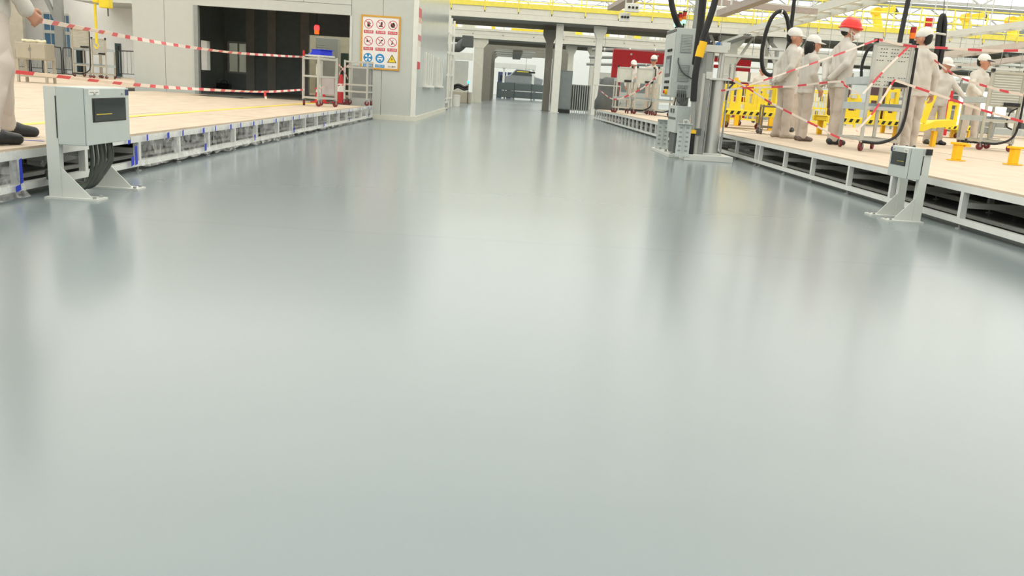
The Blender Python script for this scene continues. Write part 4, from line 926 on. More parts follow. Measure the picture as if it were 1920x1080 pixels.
# black conduit with yellow sleeve
H0 = [ony(1350, -60, 12.75), ony(1341, 0, 12.75), ony(1322, 60, 12.75), ony(1313, 92, 12.75), ony(1304, 140, 12.75), ony(1300, 190, 12.75)]
MB().tube(bez(H0, 8), .048, 12).build('conduit', BLACK, lm, world=True, smooth=True)
MB().tube([ony(1318.5, 78, 12.75), ony(1310.5, 107, 12.75)], .062, 12).build('yellow_sleeve', YELD, lm, world=True, smooth=True)
MB().tube(bez([ony(1300, 190, 12.75), ony(1298, 240, 12.75), ony(1295, 291, 12.75)], 6), .034, 10).build('strut', MGREY, lm, world=True, smooth=True)
MB().tube([ony(1299, 245, 12.72), ony(1295, 290, 12.72)], .037, 10).build('black_foot', BLACK, lm, world=True, smooth=True)
p = ony(1300, 247, 12.7); MB().box(p, (.07, .06, .05)).build('yellow_clamp', YELD, lm, world=True); lb('clamp_bar', 2.68, 2.86, 12.75, 12.8, p.z - .05, p.z + .05, DGREY)
MB().tube(bez([ony(1320, -40, 13.1), ony(1316, 20, 13.1), ony(1308, 90, 13.1), ony(1304, 120, 13.2)], 6), .055, 10).build('conduit', BLACK, lm, world=True, smooth=True)
MB().tube(bez([ony(1256, -40, 13.6), ony(1259, 5, 13.6), ony(1268, 38, 13.6), ony(1276, 54, 13.8)], 6), .045, 10).build('conduit', BLACK, lm, world=True, smooth=True)
MB().tube([(2.79, 13.7, 1.92), (2.80, 13.7, 2.9)], .035, 10).build('steel_tube', MGREY, lm, world=True, smooth=True)
for k in range(3): MB().tube(bez([(2.62 + .02 * k, 13.8, 1.92), (2.6 + .04 * k, 13.8, 2.1), (2.7 + .02 * k, 13.8, 2.22 + .03 * k), (2.78, 13.75, 2.15)], 6), .008, 6).build('thin_cable', LGREY, lm, world=True, smooth=True)
for k in range(4): MB().tube(bez([(2.84 + .012 * k, 13.2, 1.9), (2.86 + .02 * k, 13.1, 1.7), (2.9 + .02 * k, 13.1, 1.62 - .03 * k), (2.95, 13.1, 1.72)], 5), .013, 6).build('thin_cable', BLKP, lm, world=True, smooth=True)
LG, LY, LR = mat('lamp_green_lit', (150, 255, 200), .3, var=0, emit=1.6), mat('lamp_amber', (240, 130, 30), .35), mat('lamp_red', (200, 36, 30), .35)
for k, (px, py) in enumerate(((1267, 50), (1274, 47), (1282, 44))):
    q = ony(px, py, 13.75); z = q.z; s = MB().cyl((q.x, 13.75, 1.925), (q.x, 13.75, z), .012, n=8).build('lamp_stem', BLKP, lm, world=True)
    for j, m_ in enumerate((LG, LY, LR)): MB().cyl((q.x, 13.75, z + .055 * j), (q.x, 13.75, z + .052 + .055 * j), .03, n=12).build('lens', m_, s, world=True)
    MB().cyl((q.x, 13.75, z + .165), (q.x, 13.75, z + .185), .03, n=12).build('lamp_cap', BLKP, s, world=True)

# tool carts on the right platform ---------------------------------------
c1 = tool_cart('large tool cart with perforated white panel and red wheels beside the helmet worker', (4.50, 11.0, PR), math.radians(-4), .49, .92, 1.35, (.80, 1.33), shelf=(.56, .88), wr=.055, lamp=True)
MB().tube(bez([(.06, .5, .89), (.05, .52, 1.1), (.1, .5, 1.3), (.2, .45, 1.32), (.24, .4, 1.2), (.2, .42, .9)], 6), .02, 8).build('tool_hose', BLACK, c1, smooth=True)
MB().tube(bez([(.1, .3, .9), (.2, .4, 1.0), (.36, .5, .93)], 6), .012, 8).build('tool_hose', BLACK, c1, smooth=True)
tg = mat('cart_grey_beige', (184, 182, 168), .45)
c2 = tool_cart('beige tool cart with louvred panel and black hose at the right edge', (7.72, 14.1, PR), math.radians(-5), .54, .9, 1.26, (.70, 1.24), m=tg, pm=tg, shelf=(.50, .80), wr=.055, holes=False)
MB().tube(bez([(.5, .02, .7), (.4, .02, .62), (.38, .02, .42), (.48, .03, .36)], 6), .012, 7).build('tool_hose', BLKP, c2, smooth=True)
MB().cyl((.57, .04, 1.26), (.57, .04, 1.42), .04, n=12).build('signal_lamp', mat('lens_amber', (240, 120, 20), .35), c2)
sm_ = mat('bare_steel_frame', (128, 122, 110), .4, .4, var=.1)
c3 = frame_cart('frame_trolley', 'small bare steel frame trolley standing by the platform edge behind the lifting machine', (4.36, 14.95, PR), math.radians(-10), .32, .45, .50, (.14, .49), m=sm_, post=.03, wheel=mat('grey_wheel', (96, 88, 84), .5), wr=.045)
far_carts = [('far tool cart with pale panel nearest the grey tarpaulin', 1151, 211, .45), ('far tool cart with pale panel in front of the left worker by the red gate', 1187, 213.6, .52), ('far tool cart with pale panel beside the lifting machine cabinet', 1226, 217, .55)]
for k, (lab, px, py, w) in enumerate(far_carts):
    p = onz(px, py, PR)
    tool_cart(lab, (p.x, p.y, PR), math.radians(2), w, .5, 1.32, (.88, 1.30), group='far carts with pale panels', holes=None, hose=k > 0, wr=.06)

# workers ---------------------------------------------------------------------
D = math.radians
BEH = (((.25, -.10, 1.13), (.07, -.185, .93), (-.6, -.15, -.75), (0, -1, 0), .9), ((-.25, -.10, 1.13), (-.05, -.205, .90), (.5, -.15, -.8), (0, -1, 0), .9))
def at_foot(px, py): q = onz(px, py, PR); return (q.x, q.y, PR)
person('male worker with grey cap in profile, hands behind his back, left of the woman', at_foot(1462, 258.5), D(-80), H=1.64, feet=((.10, .03, 0), (-.10, -.03, 0)), arms=BEH, gloves=True, shoe=SHOEG, head=(-.4, -.05), lean=.05)
person('woman worker with white cap and black bob hair looking right', at_foot(1499, 264), D(-80), H=1.50, feet=((.08, 0, 0), (-.08, .03, 0)), hair='bob', shoe=SHOEB, wide=.92, lean=.02, head=(-.4, 0),
       arms=(((.22, -.02, 1.13), (.20, .14, .90), (0, .35, -1), (-1, 0, 0)), ((-.22, -.02, 1.13), (-.20, .12, .90), (0, .3, -1), (1, 0, 0))))
person('tall worker in red safety helmet and white dust mask, hands behind his back', at_foot(1556, 270.5), D(-78), H=1.70, feet=((.10, -.02, 0), (-.10, .10, .1)), arms=BEH, gloves=True, hat='helmet', lean=.06, head=(-.3, .12))
person('worker seen from behind, back to the viewer, right of the large tool cart', at_foot(1698, 283), D(12), H=1.59, feet=((.11, .05, -.1), (-.10, -.08, 0)), head=(.3, .05), wide=1.06,
       arms=(((.27, -.02, 1.12), (.30, .04, .86), (.1, .1, -1), (-1, 0, 0), .7), ((-.25, .02, 1.12), (-.20, .22, .98), (.3, .8, -.3), (0, 0, -1), .8)))
person('worker facing the camera with one arm stretched out, behind the back-turned worker', (7.6, 15.45, PR), D(186), H=1.46, feet=((.13, 0, .2), (-.13, .05, -.2)), head=(.25, .15), lean=.05,
       arms=(((.24, .0, 1.12), (.22, .12, .90), (0, .3, -1), (-1, 0, 0)), ((-.30, .12, 1.16), (-.40, .26, 1.0), (-.5, .8, -.2), (0, 0, -1), .5)), gloves=True)
person('worker with dark-peaked cap bending over the beige tool cart at the right', (9.45, 17.8, PR), D(205), H=1.72, feet=((.13, 0, .1), (-.13, .08, -.1)), head=(.55, -.12), lean=.16, peak=CAPN,
       arms=(((.28, .12, 1.14), (.26, .32, 1.02), (-.1, .9, -.3), (0, 0, -1), .4), ((-.28, .12, 1.14), (-.22, .33, 1.02), (.2, .9, -.3), (0, 0, -1), .4)), gloves=True)
person('distant worker in white cap behind the middle pale cart under the red gate', at_foot(1180, 209), D(185), H=1.62, res=.016, head=(0, .1))
person('distant worker in dark-peaked cap reaching over the cart beside the lifting machine', at_foot(1216, 213), D(180), H=1.74, res=.016, peak=CAPN, head=(-.3, .1), lean=.08,
       arms=(((.33, .05, 1.22), (.5, .2, 1.1), (.5, .8, -.2), (0, 0, -1)), ((-.28, .12, 1.14), (-.26, .3, 1.02), (-.1, .9, -.3), (0, 0, -1))))
q = ony(1428, 146, 24); person('distant bare-headed worker behind the yellow fixtures under the hose loop', (q.x, 24, PR), D(175), H=1.50, res=.018, hat=None)
q = ony(1497, 92, 17.5); person('half hidden worker in white cap between the couple at the yellow fixtures', (q.x, 17.5, PR), D(150), H=1.60, res=.018)

# yellow bollards --------------------------------------------------------------
def bollard(label, loc, peg):
    t = thing('floor_bracket', label, 'bracket', loc, D(8), 'yellow floor brackets')
    MB().bx(-.085, .085, -.06, .06, 0, .012).build('foot', YELD, t); MB().bx(-.042, .042, -.04, .04, .012, .185).build('stem', YELD, t, bevel=.006); MB().bx(-.07, .075, -.055, .055, .185, .212).build('head', YELD, t, bevel=.005)
    if peg: MB().cyl((.085, 0, .2), (.085, 0, .26), .014, n=8).build('peg', BLKP, t); MB().bx(.06, .13, -.04, .04, .165, .2).build('lug', YELD, t)
bollard('yellow floor bracket with black peg on the right platform', at_foot(1792, 301), True); bollard('yellow floor bracket at the right edge of the picture', at_foot(1898, 309), False)

# yellow assembly fixtures ---------------------------------------------------------
HAZ = mat('hazard_black', (34, 32, 26), .5)
def fixture(label, x0, x1, y, variant, h=.26):
    t = thing('assembly_fixture', label, 'fixture', (x0, y, PR), 0, 'yellow assembly fixtures'); L = x1 - x0
    MB().bx(0, L, 0, .1, h, h + .1).build('front_beam', YEL, t, bevel=.006); MB().bx(0, L, .8, .9, h, h + .1).build('rear_beam', YEL, t, bevel=.006)
    n = int(L / .12)
    for k in range(n): MB().prism([(L * (k + .15) / n, h + .02), (L * (k + .6) / n, h + .02), (L * (k + .85) / n, h + .085), (L * (k + .4) / n, h + .085)], lambda u, v, q: (u, -.002 + .0015 * q, v)).build('hazard_stripe', HAZ, t)
    for x in (.05, L - .15): MB().bx(x, x + .1, .1, .8, h + .02, h + .09).build('cross_beam', YEL, t)
    for x in (.12, L - .2):
        for yy in (0, .82): MB().bx(x, x + .09, yy, yy + .08, 0, h).build('leg', YELD, t); 
    for x in (.3, L - .35): caster(t, x, .3, .055, WINE, .3); MB().bx(x - .03, x + .03, .26, .34, .13, h + .04).build('caster_stem', YEL, t)
    MB().bx(.0, L, .08, .82, h + .1, h + .115).build('deck_plate', YEL, t)
    z = h + .115; rnd = random.Random(variant)
    x = .1
    while x < L - .25:
        w = rnd.uniform(.16, .3); hh = rnd.uniform(.28, .62); yy = rnd.uniform(.15, .6) if variant != 8 else rnd.uniform(.12, .26)
        b = MB(); b.bx(x, x + w * .25, yy, yy + .08, z, z + hh); b.bx(x + w * .75, x + w, yy, yy + .08, z, z + hh); b.bx(x, x + w, yy, yy + .08, z + hh - .08, z + hh + .01)
        b.bx(x, x + w, yy, yy + .08, z, z + .12); u = b.build('upright_bracket', YEL, t)
        if rnd.random() < .6: MB().bx(x + w * .3, x + w * .6, yy - .05, yy + .1, z + hh, z + hh + .06).build('clamp', rnd.choice([DGREY, LGREY, YELD]), u)
        if rnd.random() < .4: MB().bx(x + w * .8, x + w * .95, yy - .03, yy, z + .2, z + .28).build('red_tag', RED, u)
        x += w + rnd.uniform(.03, .16)
    return t
fixture('yellow assembly fixture right behind the lifting machine cylinder', 4.2, 5.5, 17.6, 3)
fixture('long yellow assembly fixture behind the small steel trolley', 5.0, 6.5, 19.6, 5)
fixture('yellow fixture with hazard stripes seen between the woman and the helmet worker', 6.05, 7.9, 16.4, 8)
fixture('yellow fixture seen between the legs of the beige cart worker', 9.3, 11.4, 21.0, 11, .2)
sa = thing('yellow_stand', 'low yellow bent-plate stand beside the back-turned worker', 'stand', (6.5, 14.1, PR))
MB().prism([(0, .25), (.28, .24), (.42, .31), (.72, .33), (.72, .45), (.44, .42), (.30, .35), (0, .37)], lambda u, v, q: (u, .3 * q, v)).build('bent_plate', YEL, sa)
for x in (.1, .5): MB().bx(x, x + .06, .1, .2, 0, .26).build('leg', YELD, sa)
MB().beam((.30, .15, .38), (.42, .15, .85), .05, .1).build('side_bar', YEL, sa)
# dark engine blocks carried by the striped fixture
eng = mat('maroon_seat', (70, 40, 42), .5, var=.2)
for k, (x, lab) in enumerate(((6.3, 'dark maroon vehicle seat on the striped fixture behind the woman'), (7.1, 'dark maroon vehicle seat on the striped fixture behind the large tool cart'))):
    t = thing('vehicle_seat', lab, 'seat', (x, 16.98, PR + .377), 0, 'maroon vehicle seats'); MB().bx(0, .42, -.1, .28, .0, .16).build('cushion', eng, t, bevel=.04); MB().prism([(.16, .12), (.3, .12), (.40, .66), (.30, .68)], lambda u, v, q: (.42 * q, u, v)).build('backrest', eng, t, bevel=.03); MB().bx(.1, .32, .33, .42, .70, .84).build('headrest', eng, t, bevel=.03); MB().bx(.17, .19, .37, .39, .64, .72).build('headrest_post', STEEL, t)

# hoses and ropes -----------------------------------------------------------------
yh = 14.75
hz_ = thing('hanging_hose', 'thick black hose hanging in a tall oval loop above the capped worker', 'hose', tuple(ony(1478, 80, yh)), 0, 'hanging black hoses')
MB().tube(bez([ony(1500, -160, yh), ony(1493, -40, yh), ony(1487, 20, yh), ony(1480, 75, yh), ony(1474, 120, yh + .05), ony(1462, 172, yh + .05)], 8), .032, 10).build('drop_hose', BLACK, hz_, world=True, smooth=True)
MB().tube(bez([ony(1481, 78, yh - .06), ony(1478, 45, yh - .06), ony(1472, 26, yh - .06), ony(1462, 21, yh - .06), ony(1448, 32, yh - .06), ony(1437, 58, yh - .06), ony(1429, 95, yh - .06), ony(1430, 128, yh - .06), ony(1440, 140, yh - .06), ony(1452, 138, yh - .06), ony(1468, 120, yh - .06), ony(1480, 80, yh - .06)], 6), .033, 10).build('hose_loop', BLACK, hz_, world=True, smooth=True)
MB().tube([ony(1464.5, 21.5, yh - .06), ony(1467, 22, yh - .06)], .036, 10).build('white_band', WHITE, hz_, world=True)
yh = 13.9
h2 = thing('hanging_hose', 'black double hose hanging behind the back-turned worker', 'hose', tuple(ony(1765, 80, yh)), 0, 'hanging black hoses')
MB().tube(bez([ony(1750, 140, yh), ony(1757, 90, yh), ony(1762, 45, yh), ony(1768, 29, yh), ony(1771, 45, yh), ony(1767, 90, yh), ony(1760, 130, yh)], 7), .04, 10).build('folded_hose', BLACK, h2, world=True, smooth=True)
MB().tube([ony(1769, 30, yh), ony(1781, -150, yh)], .006, 6).build('suspension_wire', DGREY, h2, world=True)
MB().tube([ony(1755, 62, yh - .03), ony(1773, 65, yh - .03)], .018, 6).build('strap', LGREY, h2, world=True)
h3 = thing('air_hose', 'straight black air hose dropping onto the large tool cart', 'hose', tuple(ony(1686, 84, 11.03)), 0, 'hanging black hoses')
MB().tube(bez([ony(1687, 79, 11.03), ony(1690, 62, 11.05), ony(1703, 0, 11.1), ony(1745, -200, 11.2)], 6), .03, 10).build('hose', BLACK, h3, world=True, smooth=True)

# barrier tapes right --------------------------------------------------------------
g = 'red and white barrier tapes'
tape('barrier tape sloping from the large tool cart corner down across the couple', [(4.51, 10.97, PR + 1.37), ony(1560, 106, 11.4), ony(1500, 127, 11.9), ony(1440, 148, 12.4), ony(1372, 169, 12.9)], w=.025)
tape('barrier tape running level behind the helmet worker\'s gloves to the machine', [ony(1352, 170, 12.8), ony(1395, 165, 12.6), ony(1480, 162, 12.2), ony(1570, 153, 11.35), ony(1585, 161, 11.2), ony(1612, 177, 10.98)], w=.025, ph=.1)
tape('barrier tape sagging low from the machine to the foot of the large tool cart', [ony(1365, 147, 12.9), ony(1400, 164, 12.6), ony(1440, 190, 12.2), ony(1480, 211, 11.8), ony(1530, 236, 11.5), ony(1570, 257, 11.15), ony(1603, 266, 10.95)], w=.028, ph=.05)
tape('barrier tape from the large tool cart top running right across the picture', [(4.53, 10.97, PR + 1.37), ony(1705, 86, 10.9), ony(1770, 90, 10.5), ony(1860, 95, 10), ony(1935, 94, 9.6)], w=.028, ph=.12)
tape('barrier tape crossing the perforated panel diagonally', [ony(1704, 87, 10.9), ony(1660, 130, 10.93), ony(1618, 176, 10.95)], w=.025)
tape('barrier tape crossing below the perforated panel diagonally', [ony(1677, 150, 10.9), ony(1640, 207, 10.93), ony(1606, 246, 10.95)], w=.025, ph=.1)
tape('barrier tape from behind the back-turned worker sloping down to the right edge', [ony(1752, 113, 11.85), ony(1795, 143, 11.2), ony(1860, 165, 10.4), ony(1935, 182, 9.7)], w=.028, ph=.03)
tape('lowest barrier tape from the large tool cart to the right edge', [ony(1676, 150, 10.88), ony(1715, 163, 10.8), ony(1800, 192, 10.5), ony(1860, 212, 10.1), ony(1935, 233, 9.6)], w=.028, ph=.15)
tape('far barrier tape across the pale carts at the red gate', [ony(1125, 170, 27.0), ony(1150, 186, 25.8), ony(1180, 178, 25.4), ony(1212, 160, 24.9), ony(1245, 130, 23.9)], w=.04)
# ================================================================== BACKGROUND
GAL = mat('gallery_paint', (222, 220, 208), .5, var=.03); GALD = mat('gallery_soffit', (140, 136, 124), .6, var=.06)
RAILY = mat('railing_yellow', (242, 226, 92), .45)
def gallery(label, x0, x1, y, z0, z1, depth, kick, rail_m, step, rh=1.05, soff=True):
    t = thing('gallery_walkway', label, 'walkway', (x0, y, z0))
    MB().bx(x0, x1, y, y + .12, z0, z0 + (z1 - z0) * .48).build('lower_beam', GAL, t, world=True)
    n = int((x1 - x0) / step)
    for k in range(n):
        a = x0 + (x1 - x0) * k / n; b = x0 + (x1 - x0) * (k + 1) / n
        MB().bx(a + .015, b - .015, y + .03, y + .10, z0 + (z1 - z0) * .5, z1).build('fascia_panel', GAL, t, world=True)
    MB().bx(x0, x1, y + .1, y + depth, z1 - .06, z1).build('deck', GAL, t, world=True)
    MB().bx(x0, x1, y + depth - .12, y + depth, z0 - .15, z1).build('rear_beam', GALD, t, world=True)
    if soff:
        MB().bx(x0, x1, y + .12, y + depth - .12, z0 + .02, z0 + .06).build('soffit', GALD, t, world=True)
    MB().bx(x0, x1, y - .01, y + .03, z1, z1 + kick).build('kick_plate', rail_m, t, world=True)
    for yy in (y, y + depth - .05):
        for h in (.5, rh): MB().cyl((x0, yy, z1 + h), (x1, yy, z1 + h), .028, n=6).build('hand_rail', rail_m, t, world=True)
        for k in range(n + 1):
            a = x0 + (x1 - x0) * k / n; MB().bx(a - .025, a + .025, yy - .02, yy + .02, z1 - (.16 if yy == y else 0), z1 + rh).build('rail_post', rail_m, t, world=True)
    return t
gallery('near cream gallery bridge with yellow kick plate and railing across the hall', -12, 34, 36.0, 3.58, 4.03, 2.6, .19, RAILY, 1.35)
gallery('second cream gallery with pale railing behind the bridge', -12, 34, 48.0, 3.40, 3.80, 3.0, .12, mat('railing_cream', (222, 220, 208), .5), 1.6, soff=True)
def column(label, x, y, w, h, m, brk=True, d=None, braces=False):
    t = thing('steel_column', label, 'column', (x, y, 0), 0, 'steel columns'); d = d or w
    MB().bx(-w / 2, w / 2, -d / 2, d / 2, .02, h).build('shaft', m, t, bevel=.01); MB().bx(-w / 2 - .05, w / 2 + .05, -d / 2 - .05, d / 2 + .05, 0, .02).build('base_plate', m, t)
    if brk: MB().prism([(-w / 2, h - .5), (-w, h - .2), (-w, h), (w, h), (w, h - .2), (w / 2, h - .5)], lambda u, v, q: (u, -d / 2 - .02 + (d + .04) * q, v)).build('capital', m, t)
    if braces:
        for s in (-1, 1): MB().beam((0, 0, h - 1.6), (s * .9, 0, h), .1).build('brace', m, t)
    return t
WC = mat('column_white', (226, 226, 218), .5, var=.03); BC = mat('column_taupe', (138, 134, 124), .5, var=.05)
column('white column carrying the bridge at the right of the aisle', 1.93, 36.6, .3, 3.58, WC, False)
tag(MB().bx(1.72, 2.12, 36.3, 36.34, 3.55, 3.66).build('junction_box', MGREY), 'grey junction box at the head of the white bridge column', 'junction box')
column('taupe column just behind the white bridge column', 1.62, 38.25, .3, 3.4, BC)
column('slim white column before the tarpaulin and dark grating', 3.6, 36.7, .26, 3.58, WC)
column('white column carrying the second gallery at the left of the aisle', -1.78, 48.4, .5, 3.4, CREAM)
column('taupe braced column behind the red gate corner', 9.2, 37.3, .5, 3.58, GAL, braces=True); column('white braced column behind the hose loop', 11.3, 36.7, .6, 3.58, WC, braces=True)
column('white column right of the back-turned worker', 17.4, 37.0, .5, 3.58, WC); column('white column behind the beige tool cart worker', 21.6, 37.0, .5, 3.58, WC, braces=True)
column('cream column under the second gallery behind the slim white column', 4.6, 49, .4, 3.4, GAL); column('cream column under the second gallery right of the dark grating', 3.3, 49, .3, 3.4, GAL); column('cream column under the second gallery behind the red gate', 8.2, 49, .4, 3.4, GAL)
# portal tunnel at the end of the aisle
for k, y in enumerate((56, 60, 64, 68)):
    t = thing('portal_frame', ['nearest', 'second', 'third', 'farthest'][k] + ' taupe portal frame of the tunnel at the end of the aisle', 'portal', (-1.6, y, 0), 0, 'portal frames')
    MB().bx(-1.75, -1.25, y, y + .4, 0, 3.3).build('upright', BC, t, world=True); MB().bx(3.2, 3.6, y, y + .4, 0, 3.3).build('upright', BC, t, world=True)
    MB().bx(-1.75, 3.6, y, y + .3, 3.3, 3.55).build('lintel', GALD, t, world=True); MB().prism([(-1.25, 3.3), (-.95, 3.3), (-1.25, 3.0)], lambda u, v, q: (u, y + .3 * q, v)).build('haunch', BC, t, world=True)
tl = thing('tunnel_roof', 'slatted cream roof over the tunnel at the end of the aisle', 'roof', (-1.2, 56, 3.3))
for k in range(10):
    for a, b in ((-1.15, .1), (.7, 1.6)): MB().bx(a, b, 56.5 + 1.3 * k, 57.4 + 1.3 * k, 3.24, 3.28).build('slat', GAL, tl, world=True)
MB().bx(.1, .7, 56.4, 69, 3.1, 3.28).build('centre_duct', BC, tl, world=True)
wl = struct(MB().bx(-1.9, -1.75, 56, 72, 0, 3.3).build('wall_tunnel_left', CREAM))
# far fence
fn = thing('fence', 'dark slate panel fence closing the end of the aisle', 'fence', (-1.0, 72, 0))
for k in range(3):
    x0 = -1.0 + 1.42 * k
    for z0, z1 in ((.14, .68), (.72, 1.30)): MB().bx(x0 + .03, x0 + 1.39, 72, 72.04, z0, z1).build('panel', SLATE, fn, world=True)
for k in range(4): MB().bx(-1.0 + 1.42 * k - .03, -1.0 + 1.42 * k + .03, 71.97, 72.07, 0, 1.34).build('post', DGREY, fn, world=True)
bm_ = thing('box_girder', 'white box girder spanning above the slate fence', 'girder', (-3, 76, 2.5)); MB().bx(-3.2, 2.2, 76, 76.4, 2.55, 3.0).build('girder', WHITE, bm_, world=True, bevel=.02); MB().bx(-.65, -.45, 76.1, 76.3, 0, 2.55).build('post', WHITE, bm_, world=True); MB().bx(1.9, 2.1, 76.1, 76.3, 0, 2.55).build('post', WHITE, bm_, world=True)
cr = thing('car_body', 'grey unpainted car body standing behind the slate fence', 'car', (.2, 79, 0)); cbm = mat('car_body_grey', (158, 162, 164), .3, .3)
MB().prism([(0, .3), (3.6, .3), (3.65, .8), (2.9, .95), (2.3, 1.5), (1.0, 1.55), (.4, 1.0), (0, .9)], lambda u, v, q: (-.4 + u * .92, 78.2 + 1.6 * q, 1.05 + v)).build('shell', cbm, cr, world=True, bevel=.06); MB().prism([(.6, 1.02), (2.6, 1.0), (2.2, 1.42), (1.05, 1.46)], lambda u, v, q: (-.4 + u * .92, 78.15 + .03 * q, 1.05 + v)).build('side_window', DGREY, cr, world=True)
for x in (.3, 2.2): MB().bx(x - .15, x + .15, 78.3, 79.7, 0, 1.36).build('carrier', MGREY, cr, world=True)
yb_ = thing('light_bar', 'thin yellow bar with black end hanging over the far car body', 'bar', (1.0, 74.5, 2.2)); MB().bx(.55, 1.55, 74.4, 74.5, 2.28, 2.34).build('yellow_bar', YEL, yb_, world=True); MB().bx(1.55, 2.1, 74.38, 74.52, 2.22, 2.36).build('black_end', BLKP, yb_, world=True); MB().cyl((1.3, 74.45, 2.34), (1.3, 74.45, 9.44), .015, n=6).build('hanger', DGREY, yb_, world=True)
# left of the aisle end: racks and robot cell
rk = thing('pipe_rack', 'white vertical pipe rack at the far end of the booth side', 'rack', (-2.6, 31.5, 0))
for k, (x, y) in enumerate(((-2.38, 31.2), (-2.30, 32.4), (-2.32, 33.6), (-2.30, 35.0))): MB().cyl((x, y, 0), (x, y, 3.3), .045, n=8).build('pipe', WHITE, rk, world=True)
for z in (.35, 1.2, 2.0, 2.7): MB().beam((-2.36, 31.2, z), (-2.30, 35.0, z), .06).build('cross_pipe', WHITE, rk, world=True)
for z in (.5, 1.4, 2.2): MB().box((-2.75, 33.2, z), (.5, 2.6, .35)).build('hung_part', MGREY, rk, world=True)
tagb = thing('step_base', 'low white frame carrying brown boxes below the pipe rack', 'stand', (-2.6, 30.2, 0)); MB().bx(-2.7, -2.15, 29.6, 31.1, .22, .28).build('top', LGREY, tagb, world=True); MB().bx(-2.7, -2.15, 29.6, 31.1, .03, .08).build('lower_frame', LGREY, tagb, world=True)
for x in (-2.68, -2.2):
    for y in (29.65, 31.0): MB().bx(x, x + .05, y, y + .05, 0, .22).build('leg', LGREY, tagb, world=True)
for k in range(2): tag(MB().bx(-2.6, -2.3, 29.75 + .55 * k, 30.1 + .55 * k, .281, .5).build('carton', mat('carton_brown', (168, 128, 96), .7), bevel=.004), ['nearer', 'farther'][k] + ' brown carton on the low white frame under the pipe rack', 'carton', 'brown cartons')
bnw = thing('waste_bin', 'white bin standing between the pipe rack and robot cell', 'bin', (-2.15, 36.2, 0)); MB().lathe([(.13, 0), (.15, .42)], (-2.15, 36.2, 0), 16).build('bin_body', WHITE, bnw, world=True, smooth=True); MB().lathe([(.155, .42), (.155, .45), (.08, .47)], (-2.15, 36.2, 0), 16).build('lid', LGREY, bnw, world=True, smooth=True)
rc = thing('robot_cell', 'white robot cell with black duct and cyan lamp left of the second gallery column', 'machine', (-3.0, 44, 0))
MB().bx(-3.6, -1.95, 44, 46, 0, .55).build('base_table', tanp, rc, world=True, bevel=.02); MB().bx(-3.6, -1.9, 44.0, 44.2, 2.1, 2.45).build('front_header', WHITE, rc, world=True); MB().bx(-2.95, -2.8, 44.0, 44.2, .55, 2.1).build('white_post', WHITE, rc, world=True)
MB().bx(-3.5, -2.2, 45.9, 46.1, .55, 2.1).build('rear_screen', LGREY, rc, world=True)
for z in (.62, .74): MB().tube(bez([(-2.9, 44.4, z), (-2.6, 44.3, z + .15), (-2.3, 44.4, z + .05), (-2.1, 44.4, z + .1)], 5), .06, 8).build('robot_hose', BLKP, rc, world=True, smooth=True)
MB().cyl((-2.06, 43.9, .98), (-2.06, 43.9, 1.1), .055, n=12).build('cyan_lamp', mat('lamp_cyan', (60, 200, 255), .3, var=0, emit=3), rc, world=True); MB().cyl((-2.06, 43.9, 0), (-2.06, 43.9, .98), .02, n=8).build('lamp_stem', BLKP, rc, world=True)
MB().tube(bez([(-3.2, 44.8, 2.6), (-2.7, 44.6, 2.7), (-2.4, 44.6, 2.95), (-2.0, 44.6, 3.0)], 6), .24, 12).build('black_duct', DGREY, rc, world=True, smooth=True); MB().bx(-2.5, -1.95, 44.3, 45, 2.75, 3.3).build('fan_box', DGREY, rc, world=True, bevel=.03)
# switch cabinet, grating, tarpaulin
gc = thing('switch_cabinet', 'tall dark grey switch cabinet on a black plinth by the white bridge column', 'cabinet', (2.2, 36.0, 0)); MB().bx(2.0, 2.62, 36.9, 37.5, .14, 1.74).build('body', SLATE, gc, world=True, bevel=.01); MB().bx(2.03, 2.60, 36.9, 37.45, 0, .14).build('plinth', BLKP, gc, world=True); dr = MB().bx(2.02, 2.60, 36.885, 36.899, .18, 1.70).build('door', mat('cabinet_grey', (128, 136, 136), .4), gc, world=True); MB().bx(2.06, 2.09, 36.86, 36.885, .9, 1.05).build('handle', BLKP, dr, world=True)
gr = thing('grating_fence', 'dark fence with white vertical bars right of the grey switch cabinet', 'fence', (2.7, 38.5, 0))
MB().bx(2.68, 3.55, 38.42, 38.45, .1, 1.18).build('backing', DGREY, gr, world=True)
for k in range(9): MB().bx(2.70 + .1 * k, 2.735 + .1 * k, 38.38, 38.42, 0, 1.2).build('bar', LGREY, gr, world=True)
for z in (.1, 1.16): MB().bx(2.68, 3.55, 38.4, 38.42, z, z + .05).build('rail', MGREY, gr, world=True)
tp = thing('covered_machine', 'machine under a dark grey tarpaulin beside the far pale carts', 'machine', (3.4, 29.2, PR))
rn = random.Random(4); vs = []; n = 14
for j, (z, sx, sy) in enumerate(((0, .42, .4), (.25, .44, .42), (.45, .36, .36), (.8, .34, .34), (1.0, .28, .28), (1.08, .15, .15))):
    for k in range(n): a = 2 * math.pi * k / n; f = 1 + rn.uniform(-.12, .12); vs.append((sx * f * math.copysign(abs(math.cos(a)) ** .6, math.cos(a)) + .02 * z, sy * f * math.copysign(abs(math.sin(a)) ** .6, math.sin(a)), z + .002))
b = MB(); b.add(vs, [(j * n + k, j * n + (k + 1) % n, (j + 1) * n + (k + 1) % n, (j + 1) * n + k) for j in range(5) for k in range(n)] + [tuple(5 * n + k for k in range(n)), tuple(range(n - 1, -1, -1))]); tpo = b.build('tarpaulin', mat('grey_tarpaulin', (92, 96, 95), .6, var=.1), tp, smooth=True); tp.location = (3.38, 30.0, PR)
